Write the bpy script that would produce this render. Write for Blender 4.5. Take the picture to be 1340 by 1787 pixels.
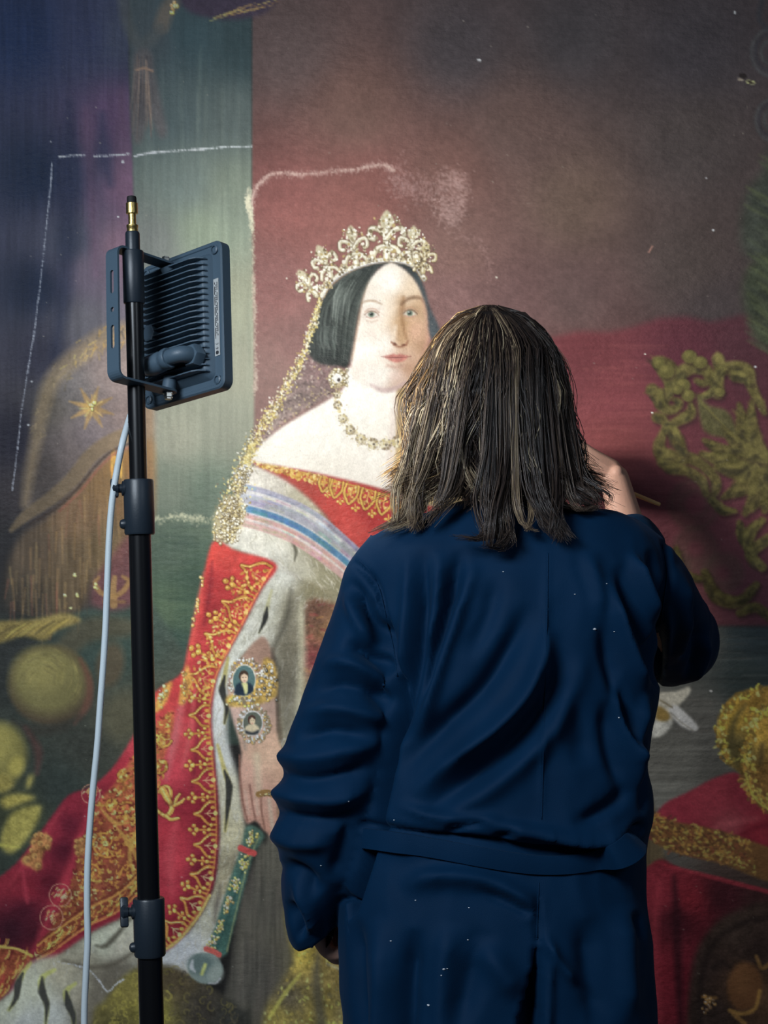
import bpy, bmesh, math, random
import numpy as np
from mathutils import Vector, Matrix, noise as mnoise

for o in list(bpy.data.objects):
    bpy.data.objects.remove(o, do_unlink=True)
scene = bpy.context.scene
COL = scene.collection

# ------------------------------------------------------------------ camera
F_PX, CAM_D, CAM_Z, HOR = 2790.0, 2.65, 1.28, 1050.0   # focal length (px), distance to canvas, height, eye level row
cam_d = bpy.data.cameras.new('camera')
cam = bpy.data.objects.new('camera', cam_d)
COL.objects.link(cam)
cam.location = (0, -CAM_D, CAM_Z)
cam.rotation_euler = (math.pi / 2, 0, 0)
cam_d.sensor_fit = 'VERTICAL'
cam_d.sensor_height = 36.0
cam_d.lens = 36.0 * F_PX / 1787.0
cam_d.shift_y = (HOR - 893.5) / 1787.0
cam_d.clip_start = 0.05
scene.camera = cam

# ------------------------------------------------------------------ world, room light, exposure
world = bpy.data.worlds.new('room_ambience')
scene.world = world
world.use_nodes = True
bg = world.node_tree.nodes['Background']
bg.inputs['Color'].default_value = (0.55, 0.72, 1.0, 1)
bg.inputs['Strength'].default_value = 0.032

def area_light(name, loc, target, sx, sy, power, col):
    d = bpy.data.lights.new(name, 'AREA')
    d.shape = 'RECTANGLE'; d.size = sx; d.size_y = sy
    d.energy = power; d.color = col
    o = bpy.data.objects.new(name, d); COL.objects.link(o)
    o.location = loc
    o.rotation_euler = (Vector(target) - Vector(loc)).to_track_quat('-Z', 'Y').to_euler()
    return o
# the studio's own soft light, high up behind and to the left of the photographer
sl_ = area_light('studio_light', (-1.05, -2.3, 2.25), (0.0, -0.3, 1.05), 0.9, 0.6, 13.5, (0.80, 0.90, 1.0)); sl_.data.spread = math.radians(100)
area_light('fill_light', (1.5, -3.0, 2.5), (0.3, -0.5, 1.1), 1.0, 0.6, 6.0, (0.80, 0.90, 1.0))  # weak fill added from the right to brighten the coat's right sleeve

vs = scene.view_settings
vs.view_transform = 'Standard'; vs.look = 'None'
vs.exposure = 0.0; vs.gamma = 1.0; vs.use_curve_mapping = False

# ------------------------------------------------------------------ helpers
def P(px, py, y):
    """world point seen at photo pixel (px, py) when it stands at depth y (canvas plane is y = 0)"""
    d = CAM_D + y
    return Vector(((px - 670.0) / F_PX * d, y, CAM_Z + (HOR - py) / F_PX * d))

def s2l(c):
    return tuple(((v / 255.0) / 12.92 if v / 255.0 <= 0.04045 else ((v / 255.0 + 0.055) / 1.055) ** 2.4) for v in c)

def mat(name, col=(0.5, 0.5, 0.5), rough=0.5, metal=0.0, spec=0.5, bump=0.0, bscale=200.0, cvar=0.0):
    m = bpy.data.materials.new(name); m.use_nodes = True
    nt = m.node_tree; b = nt.nodes['Principled BSDF']
    b.inputs['Base Color'].default_value = (*col, 1)
    b.inputs['Roughness'].default_value = rough
    b.inputs['Metallic'].default_value = metal
    b.inputs['Specular IOR Level'].default_value = spec
    if bump or cvar:
        tc = nt.nodes.new('ShaderNodeTexCoord')
        n = nt.nodes.new('ShaderNodeTexNoise'); n.inputs['Scale'].default_value = bscale; n.inputs['Detail'].default_value = 4
        nt.links.new(tc.outputs['Object'], n.inputs['Vector'])
        if bump:
            bp = nt.nodes.new('ShaderNodeBump'); bp.inputs['Strength'].default_value = bump; bp.inputs['Distance'].default_value = 0.001
            nt.links.new(n.outputs['Fac'], bp.inputs['Height']); nt.links.new(bp.outputs['Normal'], b.inputs['Normal'])
        if cvar:
            n2 = nt.nodes.new('ShaderNodeTexNoise'); n2.inputs['Scale'].default_value = bscale * 0.08; n2.inputs['Detail'].default_value = 5
            nt.links.new(tc.outputs['Object'], n2.inputs['Vector'])
            mx = nt.nodes.new('ShaderNodeMix'); mx.data_type = 'RGBA'
            mx.inputs[6].default_value = (*[v * (1 - cvar) for v in col], 1); mx.inputs[7].default_value = (*[min(1, v * (1 + cvar)) for v in col], 1)
            nt.links.new(n2.outputs['Fac'], mx.inputs[0]); nt.links.new(mx.outputs[2], b.inputs['Base Color'])
    return m

def link_mesh(name, verts, faces, material=None, parent=None, smooth=True):
    me = bpy.data.meshes.new(name)
    me.from_pydata([tuple(v) for v in verts], [], [tuple(f) for f in faces])
    me.update()
    o = bpy.data.objects.new(name, me); COL.objects.link(o)
    if material: me.materials.append(material)
    if smooth: me.polygons.foreach_set('use_smooth', [True] * len(me.polygons))
    if parent: o.parent = parent
    return o

def bm_obj(name, bm, material=None, parent=None, smooth=False, angle=None):
    me = bpy.data.meshes.new(name); bmesh.ops.recalc_face_normals(bm, faces=bm.faces[:]); bm.to_mesh(me); bm.free()
    o = bpy.data.objects.new(name, me); COL.objects.link(o)
    if material: me.materials.append(material)
    if smooth or angle:
        me.polygons.foreach_set('use_smooth', [True] * len(me.polygons))
        if angle: me.set_sharp_from_angle(angle=math.radians(angle))
    if parent: o.parent = parent
    return o

def empty(name, loc=(0, 0, 0)):
    o = bpy.data.objects.new(name, None); COL.objects.link(o); o.location = loc
    o.empty_display_size = 0.05
    return o

def tag(o, label=None, cat=None, group=None, kind=None):
    if label: o['label'] = label
    if cat: o['category'] = cat
    if group: o['group'] = group
    if kind: o['kind'] = kind
    return o

def bm_box(bm, c, s, M=None, bevel=0.0, seg=2):
    r = bmesh.ops.create_cube(bm, size=1.0)
    vsx = r['verts']
    for v in vsx:
        v.co = Vector((v.co.x * s[0] + c[0], v.co.y * s[1] + c[1], v.co.z * s[2] + c[2]))
    if bevel:
        es = list({e for v in vsx for e in v.link_edges})
        rb = bmesh.ops.bevel(bm, geom=es, offset=bevel, segments=seg, profile=0.5, affect='EDGES')
        vsx = list({v for f in rb['faces'] for v in f.verts} | {v for v in vsx if v.is_valid})
    if M is not None:
        for v in vsx: v.co = M @ v.co
    return vsx

def bm_lathe(bm, prof, M=None, n=32, cap=True):
    """prof: [(radius, height)] turned about local z"""
    rings = []
    for r, h in prof:
        ring = []
        for k in range(n):
            a = 2 * math.pi * k / n
            p = Vector((r * math.cos(a), r * math.sin(a), h))
            ring.append(bm.verts.new(M @ p if M is not None else p))
        rings.append(ring)
    for a, b in zip(rings, rings[1:]):
        for k in range(n):
            bm.faces.new((a[k], a[(k + 1) % n], b[(k + 1) % n], b[k]))
    if cap:
        bm.faces.new(rings[0][::-1]); bm.faces.new(rings[-1])
    return rings

def spline(pts, n):
    """Catmull-Rom through pts (any dimension), n samples"""
    p = np.asarray(pts, float)
    if len(p) < 3:
        t = np.linspace(0, 1, n)[:, None]
        return p[0] * (1 - t) + p[-1] * t
    q = np.vstack([2 * p[0] - p[1], p, 2 * p[-1] - p[-2]])
    t = np.linspace(0, len(p) - 1 - 1e-9, n); i = t.astype(int); f = (t - i)[:, None]
    a, b, c, d = q[i], q[i + 1], q[i + 2], q[i + 3]
    return 0.5 * (2 * b + (c - a) * f + (2 * a - 5 * b + 4 * c - d) * f ** 2 + (3 * b - a - 3 * c + d) * f ** 3)

def tube_rings(path, radii, n=12, up=(0, 0, 1)):
    """rings along path; radii: array (m,) or (m,2)"""
    path = np.asarray(path, float); m = len(path)
    radii = np.asarray(radii, float)
    if radii.ndim == 0: radii = np.full(m, float(radii))
    if radii.ndim == 1: radii = np.stack([radii, radii], 1)
    T = np.gradient(path, axis=0); T /= np.linalg.norm(T, axis=1)[:, None] + 1e-12
    N = np.zeros_like(T); u = np.asarray(up, float)
    n0 = u - T[0] * (u @ T[0])
    if np.linalg.norm(n0) < 1e-3: n0 = np.cross(T[0], (1, 0.3, 0))
    N[0] = n0 / np.linalg.norm(n0)
    for k in range(1, m):
        v = N[k - 1] - T[k] * (N[k - 1] @ T[k]); N[k] = v / (np.linalg.norm(v) + 1e-12)
    B = np.cross(T, N)
    a = np.linspace(0, 2 * np.pi, n, endpoint=False)
    ca, sa = np.cos(a), np.sin(a)
    return path[:, None, :] + (N[:, None, :] * ca[None, :, None]) * radii[:, None, 0:1] + (B[:, None, :] * sa[None, :, None]) * radii[:, None, 1:2]

def rings_mesh(rings, closed_ends=True):
    m, n, _ = rings.shape
    V = rings.reshape(-1, 3).tolist(); Fc = []
    for i in range(m - 1):
        for k in range(n):
            k2 = (k + 1) % n
            Fc.append((i * n + k, i * n + k2, (i + 1) * n + k2, (i + 1) * n + k))
    if closed_ends:
        Fc.append(tuple(range(n))[::-1]); Fc.append(tuple((m - 1) * n + k for k in range(n)))
    return V, Fc

def tube_obj(name, pts, r, material, parent=None, n=12, samples=None):
    p = spline(pts, samples or len(pts) * 6) if samples != 0 else np.asarray(pts, float)
    rr = np.asarray(r, float)
    if rr.ndim == 1 and len(rr) != len(p): rr = spline(rr[:, None], len(p))[:, 0]
    V, Fc = rings_mesh(tube_rings(p, rr, n))
    return link_mesh(name, V, Fc, material, parent)

# ------------------------------------------------------------------ the room
def slab(name, c, s, m):
    bm = bmesh.new(); bm_box(bm, c, s)
    return tag(bm_obj(name, bm, m), kind='structure')
m_wall = mat('studio_wall_paint', (0.33, 0.34, 0.35), 0.85, bump=0.2, bscale=300, cvar=0.08)
m_floor = mat('studio_floor_vinyl', (0.16, 0.155, 0.15), 0.5, bump=0.1, bscale=120, cvar=0.15)
slab('floor', (0, -1.5, -0.05), (7, 6, 0.1), m_floor)
slab('wall_back', (0, 0.16, 1.75), (7, 0.1, 3.5), m_wall)
PHI, PIT, ROL = math.radians(40), math.radians(5), math.radians(7)
LA = Vector((math.sin(PHI) * math.cos(PIT), math.cos(PHI) * math.cos(PIT), -math.sin(PIT)))   # beam axis
_t = Vector((math.cos(PHI), -math.sin(PHI), 0)); _u = _t.cross(LA); _u = _u if _u.z > 0 else -_u
LT = _t * math.cos(ROL) + _u * math.sin(ROL); LU = _u * math.cos(ROL) - _t * math.sin(ROL)
lamp_c = P(322, 570, -0.52)
bl = bpy.data.lights.new('floodlight_beam', 'AREA'); bl.shape = 'RECTANGLE'; bl.size = 0.13; bl.size_y = 0.13
bl.energy = 4.3; bl.color = (1.0, 0.97, 0.90); bl.spread = math.radians(140)
blo = bpy.data.objects.new('floodlight_beam', bl); COL.objects.link(blo)
blo.matrix_world = Matrix((( -LT.x, LU.x, -LA.x, 0), (-LT.y, LU.y, -LA.y, 0), (-LT.z, LU.z, -LA.z, 0), (0, 0, 0, 1)))
blo.location = lamp_c + LA * 0.012
# ------------------------------------------------------------------ the oil painting (pigment only, no light)
# plane coordinates: 1 unit = CAM_D / F_PX metres on the canvas, origin at the top left of the part in view
PX0, PY0, PX1, PY1 = -400, -300, 1740, 2135
PW, PH = PX1 - PX0, PY1 - PY0
rng = np.random.default_rng(7)

def box1(a, r, ax):
    if r < 1: return a
    k = 2 * r + 1
    pad = [(0, 0)] * a.ndim; pad[ax] = (r + 1, r)
    c = np.cumsum(np.pad(a, pad, mode='edge'), axis=ax, dtype=np.float64)
    n = a.shape[ax]
    hi = np.take(c, range(k, k + n), axis=ax); lo_ = np.take(c, range(0, n), axis=ax)
    return ((hi - lo_) / k).astype(np.float32)

def blur(a, r):
    r = int(round(r))
    for _ in range(2):
        a = box1(box1(a, r, 0), r, 1)
    return a

def vnoise(h, w, cell, seed, cellx=None):
    g = np.random.default_rng(seed); cx = cellx or cell
    gh, gw = int(h / cell) + 3, int(w / cx) + 3
    a = g.random((gh, gw)).astype(np.float32)
    y = np.arange(h) / cell; x = np.arange(w) / cx
    iy = y.astype(int); ix = x.astype(int)
    fy = (y - iy); fx = (x - ix); fy = (fy * fy * (3 - 2 * fy))[:, None].astype(np.float32); fx = (fx * fx * (3 - 2 * fx))[None].astype(np.float32)
    A = a[iy][:, ix]; B = a[iy][:, ix + 1]; Cc = a[iy + 1][:, ix]; D = a[iy + 1][:, ix + 1]
    return (A * (1 - fx) + B * fx) * (1 - fy) + (Cc * (1 - fx) + D * fx) * fy - 0.5

NZ = vnoise(PH, PW, 3, 1) * 0.5 + vnoise(PH, PW, 9, 2) * 0.6 + vnoise(PH, PW, 40, 3) * 0.6        # brush mottling
NV = vnoise(PH, PW, 60, 4, 4) + 0.6 * vnoise(PH, PW, 140, 5, 11)                                    # upright streaks
NH = vnoise(PH, PW, 4, 6, 60) + 0.6 * vnoise(PH, PW, 11, 8, 140)                                    # level streaks
cv = np.zeros((PH, PW, 3), np.float32)
SAT = 0.86

def lin(v):
    v = np.asarray(v, np.float64) / 255.0
    return np.where(v <= 0.04045, v / 12.92, ((v + 0.055) / 1.055) ** 2.4)
def unlin(v):
    v = np.clip(v, 0, 1)
    return np.where(v <= 0.0031308, v * 12.92, 1.055 * v ** (1 / 2.4) - 0.055)
def pigment(c, x, y):
    """pigment that reads as colour c (0..255) at (x, y) once the studio lights are taken out"""
    X = (x - 670) * CAM_D / F_PX; Z = CAM_Z + (HOR - y) * CAM_D / F_PX
    v = np.array((X, 0.0, Z)) - np.array((-0.2657, -0.52, 1.6464)); r = np.linalg.norm(v); v = v / r
    c_l = max(0.02, float(v @ np.array((0.6403, 0.7631, -0.0872))))
    e = 0.43 * c_l * max(0.0, (2.747 - math.sqrt(max(0.0, 1 - c_l * c_l)) / c_l) * 0.656) * v[1] / (r * r)
    E = e * np.array((1.0, 0.97, 0.9)) + np.array((0.35, 0.40, 0.445)) * float(np.interp(y, [0, 500, 1000, 1787], [.88, 1.0, .92, .72])) * (1 - .15 * min(1, max(0, x / 1340)))
    a = lin(c) / E
    a = np.clip(a * SAT + (1 - SAT) * a.mean(), 0.003, 0.82)
    return unlin(a).astype(np.float32)

def fillmask(p, feather=1.0):
    p = np.asarray(p, float)
    pad = int(feather * 2 + 3)
    x0 = max(int(p[:, 0].min()) - pad, PX0); x1 = min(int(p[:, 0].max()) + pad + 1, PX1)
    y0 = max(int(p[:, 1].min()) - pad, PY0); y1 = min(int(p[:, 1].max()) + pad + 1, PY1)
    if x1 <= x0 or y1 <= y0: return None
    w, h = x1 - x0, y1 - y0
    buf = np.zeros((h, w + 1), np.int32)
    q = np.roll(p, -1, axis=0)
    for (ax, ay), (bx, by) in zip(p, q):
        if ay == by: continue
        if ay > by: ax, ay, bx, by = bx, by, ax, ay
        r0 = max(int(math.ceil(ay - y0)), 0); r1 = min(int(math.ceil(by - y0)), h)
        if r1 <= r0: continue
        rr = np.arange(r0, r1)
        xx = ax + (rr + y0 - ay) * (bx - ax) / (by - ay) - x0
        ci = np.clip(np.ceil(xx), 0, w).astype(int)
        np.add.at(buf, (rr, ci), 1)
    m = (np.cumsum(buf, 1)[:, :w] & 1).astype(np.float32)
    return blur(m, max(1, feather)) if feather >= 0.5 else m, x0, y0, x1, y1

def comp(m, x0, y0, x1, y1, col, a=1.0, nz=0.06, streak=None):
    s = (slice(y0 - PY0, y1 - PY0), slice(x0 - PX0, x1 - PX0))
    n = NZ[s] if streak is None else (NV[s] if streak == 'v' else NH[s])
    c = col * (1 + nz * 2 * n[..., None])
    k = (m * a)[..., None]
    cv[s] = cv[s] * (1 - k) + np.clip(c, 0, 1) * k

def closed(pts, n=6):
    p = np.asarray(pts, float)
    q = np.vstack([p[-2:], p, p[:2]])
    s = spline(q, (len(q) - 1) * n + 1)
    return s[2 * n: -2 * n + n + 1]

def poly(pts, col, feather=1.5, smooth=True, a=1.0, nz=0.06, streak=None):
    """col: one colour, or a list of (x, y, colour) control points blended across the shape"""
    p = closed(pts) if smooth else np.asarray(pts, float)
    r = fillmask(p, feather)
    if r is None: return
    m, x0, y0, x1, y1 = r
    if isinstance(col, list):
        ys, xs = np.mgrid[y0:y1:6, x0:x1:6].astype(np.float32)
        acc = np.zeros(ys.shape + (3,), np.float32); wt = np.zeros(ys.shape, np.float32)
        for (cx, cy, c) in col:
            w = 1.0 / ((xs - cx) ** 2 + (ys - cy) ** 2 + 60.0) ** 1.5
            acc += w[..., None] * pigment(c, cx, cy); wt += w
        g = acc / wt[..., None]
        g = np.repeat(np.repeat(g, 6, 0), 6, 1)[: y1 - y0, : x1 - x0]
        c = np.stack([blur(g[..., k], 5) for k in range(3)], -1)
    else:
        cx, cy = np.clip(p[:, 0].mean(), 0, 1340), np.clip(p[:, 1].mean(), 0, 1787)
        c = pigment(col, cx, cy)
    comp(m, x0, y0, x1, y1, c, a, nz, streak)

def seg_mask(p, w, soft):
    """union of round-ended segments; p (n,2), w (n,)"""
    pad = float(np.max(w)) / 2 + soft + 2
    x0 = max(int(p[:, 0].min() - pad), PX0); x1 = min(int(p[:, 0].max() + pad) + 1, PX1)
    y0 = max(int(p[:, 1].min() - pad), PY0); y1 = min(int(p[:, 1].max() + pad) + 1, PY1)
    if x1 <= x0 or y1 <= y0: return None
    m = np.zeros((y1 - y0, x1 - x0), np.float32)
    for k in range(len(p) - 1):
        a, b = p[k], p[k + 1]; wa, wb = w[k] / 2, w[k + 1] / 2
        q = max(wa, wb) + soft + 1.5
        u0 = max(int(min(a[0], b[0]) - q), x0); u1 = min(int(max(a[0], b[0]) + q) + 1, x1)
        v0 = max(int(min(a[1], b[1]) - q), y0); v1 = min(int(max(a[1], b[1]) + q) + 1, y1)
        if u1 <= u0 or v1 <= v0: continue
        X = np.arange(u0, u1, dtype=np.float32)[None]; Y = np.arange(v0, v1, dtype=np.float32)[:, None]
        dx, dy = b - a; L = dx * dx + dy * dy + 1e-6
        t = np.clip(((X - a[0]) * dx + (Y - a[1]) * dy) / L, 0, 1)
        d = np.sqrt((X - a[0] - t * dx) ** 2 + (Y - a[1] - t * dy) ** 2) - (wa + (wb - wa) * t)
        s = np.clip(0.5 - d / (2 * soft), 0, 1)
        sl = (slice(v0 - y0, v1 - y0), slice(u0 - x0, u1 - x0))
        m[sl] = np.maximum(m[sl], s)
    return m, x0, y0, x1, y1

def stroke(pts, col, w=4, soft=0.8, a=1.0, taper=(1, 1), n=None, nz=0.05, raw=False):
    p = np.asarray(pts, float)
    if len(p) > 2 and not raw: p = spline(p, n or max(8, len(p) * 4))
    ww = np.asarray(w, float)
    if ww.ndim == 0:
        t = np.linspace(0, 1, len(p))
        ww = ww * np.where(t < 0.5, taper[0] + (1 - taper[0]) * t * 2, 1 + (taper[1] - 1) * (t - 0.5) * 2)
    elif len(ww) != len(p): ww = np.interp(np.linspace(0, 1, len(p)), np.linspace(0, 1, len(ww)), ww)
    r = seg_mask(p, ww, soft)
    if r is None: return
    mx, my = p[len(p) // 2]
    comp(*r, pigment(col, np.clip(mx, 0, 1340), np.clip(my, 0, 1787)), a, nz)

def dab(x, y, rx, ry, col, ang=0.0, soft=0.8, a=1.0, nz=0.03):
    q = max(rx, ry) + soft * 2 + 1
    x0 = max(int(x - q), PX0); x1 = min(int(x + q) + 1, PX1); y0 = max(int(y - q), PY0); y1 = min(int(y + q) + 1, PY1)
    if x1 <= x0 or y1 <= y0: return
    X = np.arange(x0, x1, dtype=np.float32)[None] - x; Y = np.arange(y0, y1, dtype=np.float32)[:, None] - y
    c, s = math.cos(ang), math.sin(ang)
    d = np.sqrt(((X * c + Y * s) / rx) ** 2 + ((-X * s + Y * c) / ry) ** 2)
    m = np.clip(0.5 + (1 - d) * min(rx, ry) / (2 * soft), 0, 1)
    comp(m, x0, y0, x1, y1, pigment(col, np.clip(x, 0, 1340), np.clip(y, 0, 1787)), a, nz)

def pick(cols): return cols[rng.integers(len(cols))]
def inside(p, x, y):
    p = np.asarray(p); q = np.roll(p, -1, 0); c = False
    for (ax, ay), (bx, by) in zip(p, q):
        if (ay > y) != (by > y) and x < ax + (y - ay) * (bx - ax) / (by - ay): c = not c
    return c
def scatter(pts, n):
    p = np.asarray(pts, float); lo_, hi = p.min(0), p.max(0); out = []
    while len(out) < n:
        x, y = rng.uniform(lo_[0], hi[0]), rng.uniform(lo_[1], hi[1])
        if inside(p, x, y): out.append((x, y))
    return out
def spiral(x, y, r, col, w=3, turns=1.4, a0=0.0, hand=1, a=1.0):
    t = np.linspace(0, 1, int(18 * turns) + 6)
    an = a0 + hand * t * turns * 2 * math.pi; rr = r * (1 - 0.85 * t)
    stroke(np.stack([x + rr * np.cos(an), y + rr * np.sin(an)], 1), col, w, 0.8, a, (1, 0.7), raw=True)
def jewels(cx, cy, n, sx, sy, r=(1.5, 3.5), cols=((250, 245, 215), (225, 205, 130), (150, 125, 70), (245, 240, 225), (120, 110, 95)), ang=0.0):
    for _ in range(n):
        u, v = rng.normal(0, 0.5, 2)
        u = np.clip(u, -1, 1) * sx; v = np.clip(v, -1, 1) * sy
        x = cx + u * math.cos(ang) - v * math.sin(ang); y = cy + u * math.sin(ang) + v * math.cos(ang)
        q = rng.uniform(*r)
        dab(x + 0.8, y + 0.9, q * 1.15, q * 1.15, (95, 80, 55), a=0.55)
        dab(x, y, q, q * rng.uniform(0.7, 1), pick(cols), rng.uniform(0, 3))
        dab(x - q * 0.25, y - q * 0.3, q * 0.4, q * 0.35, (255, 255, 245), a=0.8)
def trefoil(x, y, r, ang, col, hi=None):
    for k in (-1, 0, 1):
        an = ang + k * 1.35
        dab(x + math.cos(an) * r, y + math.sin(an) * r, r * 0.62, r * 0.5, col, an)
        if hi: dab(x + math.cos(an) * r - 1, y + math.sin(an) * r - 1, r * 0.25, r * 0.22, hi)
    stroke([(x, y), (x - math.cos(ang) * r * 1.1, y - math.sin(ang) * r * 1.1)], col, r * 0.55, raw=True)
def fur(pts, n, flow, cols, L=(8, 20), w=(1.2, 3), a=0.5):
    for (x, y) in scatter(pts, n):
        an = flow(x, y) + rng.normal(0, 0.35); l = rng.uniform(*L)
        k = rng.normal(0, 0.25)
        stroke([(x, y), (x + l * .5 * math.cos(an), y + l * .5 * math.sin(an)), (x + l * math.cos(an + k), y + l * math.sin(an + k))], pick(cols), rng.uniform(*w), 0.9, a * rng.uniform(.5, 1), (1, 0.3), n=5)
def tail(p, w=10, top=(150, 140, 60)):
    p = np.asarray(p, float); k = max(2, len(p) // 2)
    stroke(p, top, [w * .4, w * .8, w * .7, w * .4], 2.0, 0.75)
    stroke(p[1:], (38, 40, 42), [w * .3, w, w * .7, 1], 1.8, 0.92)
def loft(top, bot, ts, n=40):
    A, B = spline(top, n), spline(bot, n)
    return [A * (1 - t) + B * t for t in ts]

# ---- grounds ------------------------------------------------------------------
poly([(PX0, PY0), (PX1, PY0), (PX1, PY1), (PX0, PY1)], (60, 58, 55), 0, False)
poly([(440, PY0), (PX1, PY0), (PX1, 1092), (438, 1092)], [
    (500, 80, (81, 68, 67)), (800, 80, (64, 59, 62)), (1000, 60, (56, 53, 56)), (1200, 80, (52, 49, 53)), (620, 190, (108, 81, 73)), (900, 220, (91, 72, 67)), (1200, 250, (67, 60, 59)),
    (500, 350, (143, 89, 83)), (470, 500, (145, 98, 93)), (600, 350, (145, 93, 85)), (640, 330, (140, 91, 83)), (780, 300, (118, 85, 77)), (800, 430, (126, 95, 87)), (1000, 350, (100, 81, 71)),
    (1200, 450, (74, 64, 61)), (900, 530, (116, 87, 84)), (1000, 520, (101, 79, 76)), (1250, 540, (67, 59, 59)), (800, 520, (133, 99, 95)), (480, 650, (145, 109, 101)), (520, 600, (145, 104, 98)),
    (1000, 660, (112, 64, 62)), (1250, 700, (77, 45, 50)), (1250, 900, (71, 46, 48)), (1250, 1050, (58, 41, 44)), (700, 900, (106, 62, 60)), (1600, 500, (43, 39, 38)), (1600, 900, (43, 31, 32))], 1, False, nz=0.05)
# freshly cleaned, redder lower wall with its wavy edge
poly([(900, 600), (962, 590), (1010, 578), (1060, 580), (1100, 572), (1150, 555), (1200, 552), (1240, 562), (1300, 548), (1380, 556), (1740, 560), (1740, 1092), (900, 1092)],
     [(1000, 630, (116, 58, 62)), (1080, 700, (126, 62, 66)), (1060, 770, (130, 66, 66)), (1200, 650, (88, 44, 54)), (1300, 610, (74, 43, 50)), (1130, 900, (96, 50, 58)), (1280, 880, (94, 50, 58)), (1180, 1020, (96, 56, 60)), (1300, 1050, (74, 42, 50)), (1600, 900, (50, 28, 32))], 5, False, nz=0.03, streak='h')
for k in range(26):
    y = rng.uniform(600, 800); x = rng.uniform(1000, 1100)
    stroke([(x, y), (x + rng.uniform(40, 120), y + rng.uniform(-4, 4))], (150, 82, 78), rng.uniform(2, 6), 3, 0.25, (.4, .3))
# curtain
poly([(PX0, PY0), (220, PY0), (226, 120), (232, 280), (236, 420), (240, 600), (262, 900), (262, 1092), (PX0, 1092)], [
    (40, 60, (25, 38, 66)), (150, 60, (38, 45, 70)), (205, 60, (45, 52, 70)), (60, 300, (22, 33, 54)), (60, 500, (24, 33, 52)), (130, 300, (38, 44, 66)), (200, 200, (66, 52, 78)), (215, 320, (92, 70, 92)), (205, 430, (112, 88, 104)),
    (150, 470, (88, 80, 96)), (120, 420, (52, 58, 74)), (140, 560, (84, 84, 92)), (70, 620, (40, 42, 56)), (30, 760, (30, 31, 42)), (100, 700, (66, 66, 68)), (190, 660, (140, 125, 125)), (220, 740, (140, 120, 112)), (140, 780, (98, 90, 90)),
    (60, 860, (44, 42, 46)), (20, 950, (36, 37, 40)), (110, 950, (70, 62, 54)), (20, 1060, (34, 36, 36)), (-200, 300, (20, 26, 40)), (-200, 900, (24, 25, 32))], 2, False, nz=0.06, streak='v')
stroke([(150, 190), (152, 240), (158, 330), (168, 480)], (84, 60, 82), [8, 26, 22, 10], 9, 0.4)
stroke([(212, 160), (216, 240), (222, 330), (226, 470)], (90, 68, 88), [10, 24, 28, 16], 8, 0.4)
stroke([(178, 200), (182, 270), (192, 320)], (34, 40, 62), [10, 26, 12], 8, 0.6)
stroke([(120, 180), (118, 330), (112, 500), (96, 620)], (26, 34, 56), [10, 34, 30, 14], 10, 0.5)
# column of green marble
poly([(222, -300), (440, -300), (440, 40), (439, 300), (443, 560), (444, 700), (440, 900), (440, 1300), (250, 1300), (262, 900), (243, 600), (236, 420), (231, 280), (226, 120)], [
    (260, 60, (50, 60, 66)), (330, 60, (46, 64, 70)), (420, 80, (46, 62, 66)), (300, 200, (66, 80, 82)), (400, 200, (80, 92, 90)), (320, 320, (104, 118, 112)), (400, 330, (122, 134, 118)), (350, 400, (136, 150, 128)), (260, 420, (110, 116, 112)),
    (415, 520, (160, 164, 138)), (410, 640, (160, 162, 138)), (300, 760, (150, 152, 132)), (400, 740, (146, 150, 130)), (290, 850, (112, 122, 106)), (360, 860, (100, 116, 100)), (300, 960, (78, 94, 80)), (340, 1000, (64, 84, 70)),
    (290, 1060, (78, 96, 74)), (320, 1060, (66, 86, 68)), (300, 1130, (48, 68, 62)), (290, 1200, (44, 62, 56)), (330, 1290, (40, 50, 46))], 2, False, nz=0.04, streak='v')
for k in range(60):
    x = rng.uniform(240, 435); y = rng.uniform(60, 560); L = rng.uniform(60, 180)
    stroke([(x, y), (x + rng.uniform(-4, 4), y + L)], pick(((150, 165, 140), (60, 76, 76), (110, 128, 112), (165, 170, 150))), rng.uniform(3, 10), 4, 0.09, (.4, .4))
for k in range(70):
    x = rng.uniform(262, 350); y = rng.uniform(900, 1240); L = rng.uniform(30, 80)
    stroke([(x, y), (x + L, y + rng.uniform(-5, 5))], pick(((88, 108, 82), (38, 56, 52), (60, 82, 66), (100, 115, 85))), rng.uniform(3, 9), 4, 0.22, (.4, .4))
# dim ground below, left and right
poly([(PX0, 1060), (60, 1075), (170, 1060), (262, 1050), (330, 1150), (330, 1500), (260, 1800), (260, PY1), (PX0, PY1)], [
    (30, 1150, (36, 40, 40)), (150, 1150, (46, 60, 56)), (200, 1120, (50, 66, 60)), (200, 1250, (58, 60, 50)), (150, 1300, (42, 46, 42)), (100, 1370, (36, 44, 42)), (30, 1420, (44, 50, 38)), (240, 1260, (60, 62, 52)), (20, 1520, (36, 44, 40)), (100, 1700, (60, 58, 48)), (-200, 1500, (30, 34, 32))], 5, False, nz=0.09)
poly([(1040, 1094), (PX1, 1092), (PX1, PY1), (1040, PY1)], [
    (1290, 1115, (44, 54, 58)), (1230, 1110, (70, 74, 72)), (1220, 1250, (78, 80, 78)), (1180, 1330, (92, 95, 92)), (1160, 1400, (98, 102, 99)), (1250, 1330, (74, 76, 74)), (1300, 1180, (40, 50, 52)), (1300, 1500, (60, 50, 48)), (1250, 1700, (52, 42, 38)), (1600, 1400, (30, 28, 28))], 3, False, nz=0.08, streak='h')
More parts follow.
